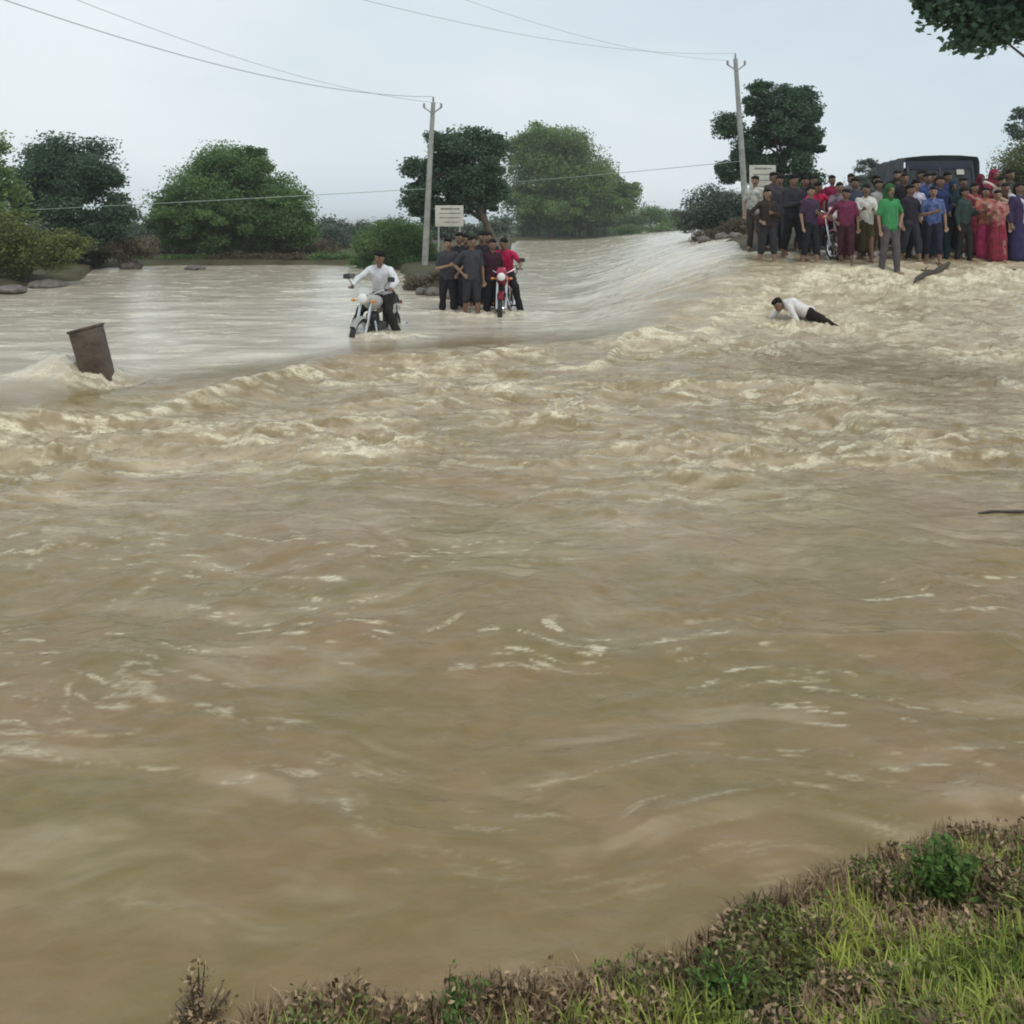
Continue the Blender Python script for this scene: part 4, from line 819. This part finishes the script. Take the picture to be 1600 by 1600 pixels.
# ------------------------------------------------------------------ motorcycles
def motorcycle(x, y, z, rz, paint, label, group=None, lean=0, panel=None, steer=0):
    root = empty('motorcycle', (x, y, z), rz, label, 'motorcycle', group); root.rotation_euler = (0, lean, rz)
    pm = mat('paint_' + paint[0], paint[1], .25, .06, 5); pp = mat('panel_' + paint[0], panel or paint[1], .3, .06, 5)
    def wheel(yy, wd):
        c = Vector((0, yy, .30)); mb = MB(); mb.lathe([(-.02, .225), (-.03, .245), (.03, .245), (.02, .225)], 'X', c, 36)
        for k in range(18):
            a = k * math.pi / 9; mb.tube([c + Vector(((-1) ** k * .03, .03 * math.cos(a), .03 * math.sin(a))), c + Vector((0, .23 * math.cos(a + .15), .23 * math.sin(a + .15)))], .0035, 5)
        mb.lathe([(-.06, .001), (-.06, .045), (-.02, .06), (.02, .06), (.06, .045), (.06, .001)], 'X', c, 20)
        wl_ = mb.done('wheel', M['chrome'], root)
        mb = MB(); mb.lathe([(-wd * .8, .245), (-wd, .27), (-wd * .85, .292), (-wd * .4, .304), (wd * .4, .304), (wd * .85, .292), (wd, .27), (wd * .8, .245)], 'X', c, 40); mb.done('tyre', M['rubber'], wl_)
    wheel(-.64, .045); wheel(.62, .052)
    mb = MB()
    for s in (-1, 1): mb.tube([(s * .085, -.64, .30), (s * .085, -.53, .60), (s * .085, -.44, .90)], [.024, .024, .02], 8)
    mb.box((0, -.46, .86), (.22, .05, .03), None, .006); mb.done('fork', M['chrome'], root)
    mb = MB()
    arc = [(math.cos(a) * .335, math.sin(a) * .335) for a in np.linspace(math.radians(38), math.radians(150), 12)]
    prev = None
    for (cy, cz) in arc:
        p = [mb.bm.verts.new((sx * .058, -.64 - cy * 1.0, .30 + cz - (.03 if abs(sx) == 1 else 0))) for sx in (-1, -.5, .5, 1)]
        if prev:
            for k in range(3): mb.bm.faces.new((prev[k], prev[k + 1], p[k + 1], p[k]))
        prev = p
    bmesh.ops.solidify(mb.bm, geom=mb.bm.faces[:], thickness=.006); mb.done('front_fender', pp, root)
    mb = MB(); mb.ell((0, -.53, .90), (.10, .09, .105)); mb.box((0, -.56, 1.01), (.20, .03, .12), Matrix.Rotation(math.radians(-20), 4, 'X'), .012, .7); hd = mb.done('headlight_cowl', pp, root)
    mb = MB(); mb.ell((0, -.60, .895), (.078, .035, .075)); mb.done('headlight', M['lens'], hd)
    for s in (-1, 1):
        mb = MB(); mb.ell((s * .17, -.55, .86), (.035, .035, .025)); mb.tube([(s * .08, -.54, .86), (s * .15, -.55, .86)], .008, 6); mb.done('indicator', M['amber'], root)
    mb = MB(); mb.tube([(-.36, -.30, 1.02), (-.24, -.38, 1.03), (-.10, -.43, .96), (.10, -.43, .96), (.24, -.38, 1.03), (.36, -.30, 1.02)], .012, 8); hb = mb.done('handlebar', M['chrome'], root)
    for s in (-1, 1):
        mb = MB(); mb.tube([(s * .26, -.375, 1.03), (s * .37, -.295, 1.02)], .019, 8); mb.done('grip', M['rubber'], hb)
        mb = MB(); mb.tube([(s * .25, -.38, 1.04), (s * .30, -.42, 1.13), (s * .36, -.40, 1.18)], .006, 6); mb.box((s * .37, -.40, 1.20), (.115, .03, .075), None, .012); mb.done('mirror', M['blackpl'], hb)
    mb = MB(); mb.ell((0, -.17, .80), (.125, .25, .12)); mb.ell((0, -.28, .83), (.11, .14, .11)); mb.fused('fuel_tank', pm, root, .015, 3)
    mb = MB(); mb.caps((0, .10, .785), .085, (0, .62, .80), .095); mb.box((0, .36, .76), (.22, .62, .06), None, .02); mb.fused('seat', M['blackpl'], root, .016, 4)
    mb = MB(); mb.box((0, -.05, .38), (.24, .32, .22), None, .03); mb.tube([(0, -.12, .44), (0, -.20, .64)], [.085, .075], 14)
    for k in range(6): mb.tube([(0, -.13 - k * .012, .47 + k * .028), (0, -.1335 - k * .012, .478 + k * .028)], .105, 14)
    mb.done('engine', M['engine'], root)
    mb = MB(); mb.tube([(0, -.42, .86), (0, -.30, .62), (0, -.22, .30), (0, .15, .28)], .02, 8)
    for s in (-1, 1): mb.tube([(s * .03, -.40, .88), (s * .09, .05, .70), (s * .10, .75, .74)], .014, 8); mb.tube([(s * .08, .12, .36), (s * .08, .62, .30)], .018, 8); mb.tube([(s * .11, .58, .34), (s * .11, .48, .70)], .025, 8)
    mb.done('frame', M['blackpl'], root)
    mb = MB(); mb.tube([(.06, -.22, .52), (.12, -.26, .34), (.14, -.05, .22), (.15, .25, .25), (.16, .85, .36)], [.02, .02, .022, .04, .045], 10); mb.done('exhaust', M['chrome'], root)
    mb = MB()
    for s in (-1, 1): mb.box((s * .115, .40, .65), (.02, .38, .15), Matrix.Rotation(math.radians(6), 4, 'X'), .009, .8)
    mb.box((0, .72, .66), (.10, .32, .05), Matrix.Rotation(math.radians(-20), 4, 'X'), .015); mb.done('side_panel', pm, root)
    mb = MB(); mb.box((0, .86, .72), (.14, .04, .06), None, .012); mb.done('tail_light', M['redlens'], root)
    for s in (-1, 1):
        mb = MB(); mb.tube([(s * .08, .06, .30), (s * .24, .06, .30)], .016, 8); mb.done('foot_peg', M['rubber'], root)
    return root
def rider(bike, shirt, bcol, label, sleeve='long', spread=.34, hair='short', group=None, skin='skin', footz=.12, extra=None):
    root = empty('person', bike.location, 0, label, 'person', group); root.rotation_euler = bike.rotation_euler
    J = dict(pelvis=(0, .25, .90), chest=(0, .10, 1.20), neck=(0, .02, 1.38), head=(0, -.03, 1.49), fwd=(0, -1, -.1), upv=(0, -.1, 1))
    for s, n in ((-1, 'L'), (1, 'R')):
        J['sh' + n] = (s * .162, .05, 1.31); J['el' + n] = (s * .33, -.08, 1.14); J['wr' + n] = (s * .325, -.27, 1.055)
        J['hip' + n] = (s * .09, .22, .89); J['kn' + n] = (s * .23, -.12, .66); J['an' + n] = (s * spread, -.02, .26 if footz > .2 else footz + .06); J['to' + n] = (s * (spread + .03), -.16, .21 if footz > .2 else footz)
    J = {k: Vector(v) for k, v in J.items()}
    build_person(root, J, shirt, sleeve, 'trousers', bcol, M[skin], hair, extra, shoe=(.02, .018, .016))
by = 12.35; bx = X_at(579, by)
bk = motorcycle(bx, by + .45, -.36, math.radians(-14), ('silver', (.42, .42, .40)), 'pale silver motorcycle ridden through the flood by a man in white', lean=math.radians(3), panel=(.55, .55, .52))
rider(bk, (.62, .62, .64), (.022, .020, .018), 'man in a white shirt riding the silver motorcycle through the flood', footz=.28, spread=.42)
y_ = 15.0; bk = motorcycle(X_at(787, y_), y_ + .5, -.20, math.radians(-4), ('crimson', (.30, .015, .05)), 'dark red motorcycle in the shallows at the right of the left group')
rider(bk, (.42, .015, .07), BLK, 'man in a crimson shirt astride the dark red motorcycle', sleeve='short', footz=.05, group=GL)
y_ = 16.2; x_ = X_at(1291, y_); bk = motorcycle(x_, y_ + .45, gz(x_, y_) + .02, math.radians(9), ('magenta', (.36, .02, .07)), 'red motorcycle with a pink white headlamp cowl on the right bank', panel=(.62, .35, .42))
rider(bk, (.45, .018, .075), BLK, 'man in a crimson shirt astride the motorcycle on the right bank', sleeve='short', footz=.05, group=GR)

# ------------------------------------------------------------------ jeep
def jeep(px, Y, rz):
    x = X_at(px, Y); root = empty('jeep', (x, Y, gz(x, Y)), rz, 'dark navy jeep with a grey canvas roof parked behind the crowd', 'jeep')
    nb = mat('navy_paint', (.014, .016, .035), .3, .15, 4); cv = mat('canvas', (.15, .165, .17), .8, .2, 3, .5, 10)
    mb = MB(); mb.box((0, -1.25, .88), (1.15, .95, .42), None, .06, .93); mb.box((0, .35, .80), (1.55, 2.3, .62), None, .05); mb.box((0, -.78, 1.0), (1.5, .12, .34), None, .03); mb.done('body', nb, root)
    mb = MB()
    for s in (-1, 1): mb.box((s * .68, -1.25, .80), (.34, 1.0, .06), None, .02); mb.box((s * .68, -1.72, .70), (.34, .08, .2), Matrix.Rotation(.3, 4, 'X'), .02)
    mb.done('fender', nb, root)
    mb = MB(); mb.box((0, -1.745, .86), (.98, .03, .36), None, .012)
    for k in range(7): mb.box((-.24 + k * .08, -1.768, .86), (.028, .02, .26), None, .004)
    mb.done('grille', M['blackpl'], root)
    for s in (-1, 1):
        mb = MB(); mb.lathe([(-1.80, .001), (-1.80, .08), (-1.77, .10), (-1.74, .10), (-1.74, .001)], 'Y', (s * .39, 0, .90), 20); mb.done('headlight', M['lens'], root)
    mb = MB(); mb.box((0, -1.88, .56), (1.6, .10, .14), None, .02); mb.done('bumper', M['steel'], root)
    fr = MB(); RX = Matrix.Rotation(math.radians(-12), 4, 'X')
    for s in (-1, 1): fr.box((s * .70, -.72, 1.42), (.06, .06, .66), RX, .01)
    fr.box((0, -.65, 1.76), (1.46, .06, .22), None, .01); fr.box((0, -.79, 1.13), (1.46, .06, .06), None, .01); fr.box((0, -.72, 1.42), (.04, .045, .62), RX, .006)
    ws = fr.done('windscreen_frame', nb, root)
    mb = MB(); mb.box((0, -.715, 1.43), (1.36, .012, .58), RX); mb.done('glass', M['glass'], ws)
    mb = MB(); mb.box((.42, -.735, 1.60), (.16, .004, .12), RX); mb.done('painted_highlight', M['board'], ws, False)  # pale panel added to stand for the white highlight on the glass
    mb = MB(); n = 9; prev = None
    prof = [(-.82, 1.40), (-.81, 1.84), (-.77, 1.95), (-.4, 1.99), (0, 2.0), (.4, 1.99), (.77, 1.95), (.81, 1.84), (.82, 1.40)]
    for i, yy in enumerate(np.linspace(-.78, 1.5, 9)):
        sg = .03 * math.cos(i * math.pi)
        ring = [mb.bm.verts.new((x_, yy, z_ + (sg * .6 if z_ > 1.7 else 0) + (.0 if i else -.03))) for x_, z_ in prof]
        if prev:
            for k in range(len(prof) - 1): mb.bm.faces.new((prev[k], prev[k + 1], ring[k + 1], ring[k]))
        prev = ring
    bmesh.ops.solidify(mb.bm, geom=mb.bm.faces[:], thickness=.02); mb.done('canvas_roof', cv, root)
    mb = MB(); mb.box((0, 1.49, 1.40), (1.54, .02, .9), None, .004); mb.done('canvas_back', cv, root)
    for s in (-1, 1):
        mb = MB(); mb.tube([(s * .74, -.76, 1.25), (s * .90, -.84, 1.30)], .01, 6); mb.box((s * .93, -.85, 1.36), (.10, .03, .16), None, .012); mb.done('mirror', M['blackpl'], root)
        for yy in (-1.25, 1.0):
            mb = MB(); mb.lathe([(-.08, .001), (-.08, .10), (-.04, .19), (.06, .19), (.06, .001)], 'X', (s * .70, yy, .36), 24); wv = mb.done('wheel', M['steel'], root)
            mb = MB(); mb.lathe([(-.10, .19), (-.11, .30), (-.08, .36), (.08, .36), (.11, .30), (.10, .19)], 'X', (s * .70, yy, .36), 36); mb.done('tyre', M['rubber'], wv)
    mb = MB(); mb.box((.34, -.02, 1.02), (.5, .5, .12), None, .03); mb.box((.34, .22, 1.25), (.5, .12, .5), None, .03); mb.box((-.34, -.02, 1.02), (.5, .5, .12), None, .03); mb.box((-.34, .22, 1.25), (.5, .12, .5), None, .03); mb.done('seat', M['blackpl'], root)
    mb = MB(); mb.lathe([(0, .17), (.02, .18), (0, .19), (-.02, .18)], 'Y', (.34, -.45, 1.18), 24); mb.done('steering_wheel', M['blackpl'], root)
jeep(1452, 19.2, math.radians(-9))

# ------------------------------------------------------------------ damp air
mb = MB(); mb.box((0, 1950, 9.5), (7000, 4200, 24)); hz = mb.done('haze', None, None, False)
hm = bpy.data.materials.new('haze'); hm.use_nodes = True; n = hm.node_tree; n.nodes.clear()
o_ = n.nodes.new('ShaderNodeOutputMaterial'); v_ = n.nodes.new('ShaderNodeVolumePrincipled'); v_.inputs['Color'].default_value = (.9, .94, .97, 1)
v_.inputs['Density'].default_value = 0.0007; v_.inputs['Anisotropy'].default_value = 0.1; n.links.new(v_.outputs[0], o_.inputs['Volume'])
hz.data.materials.append(hm); tag(hz, kind='stuff')
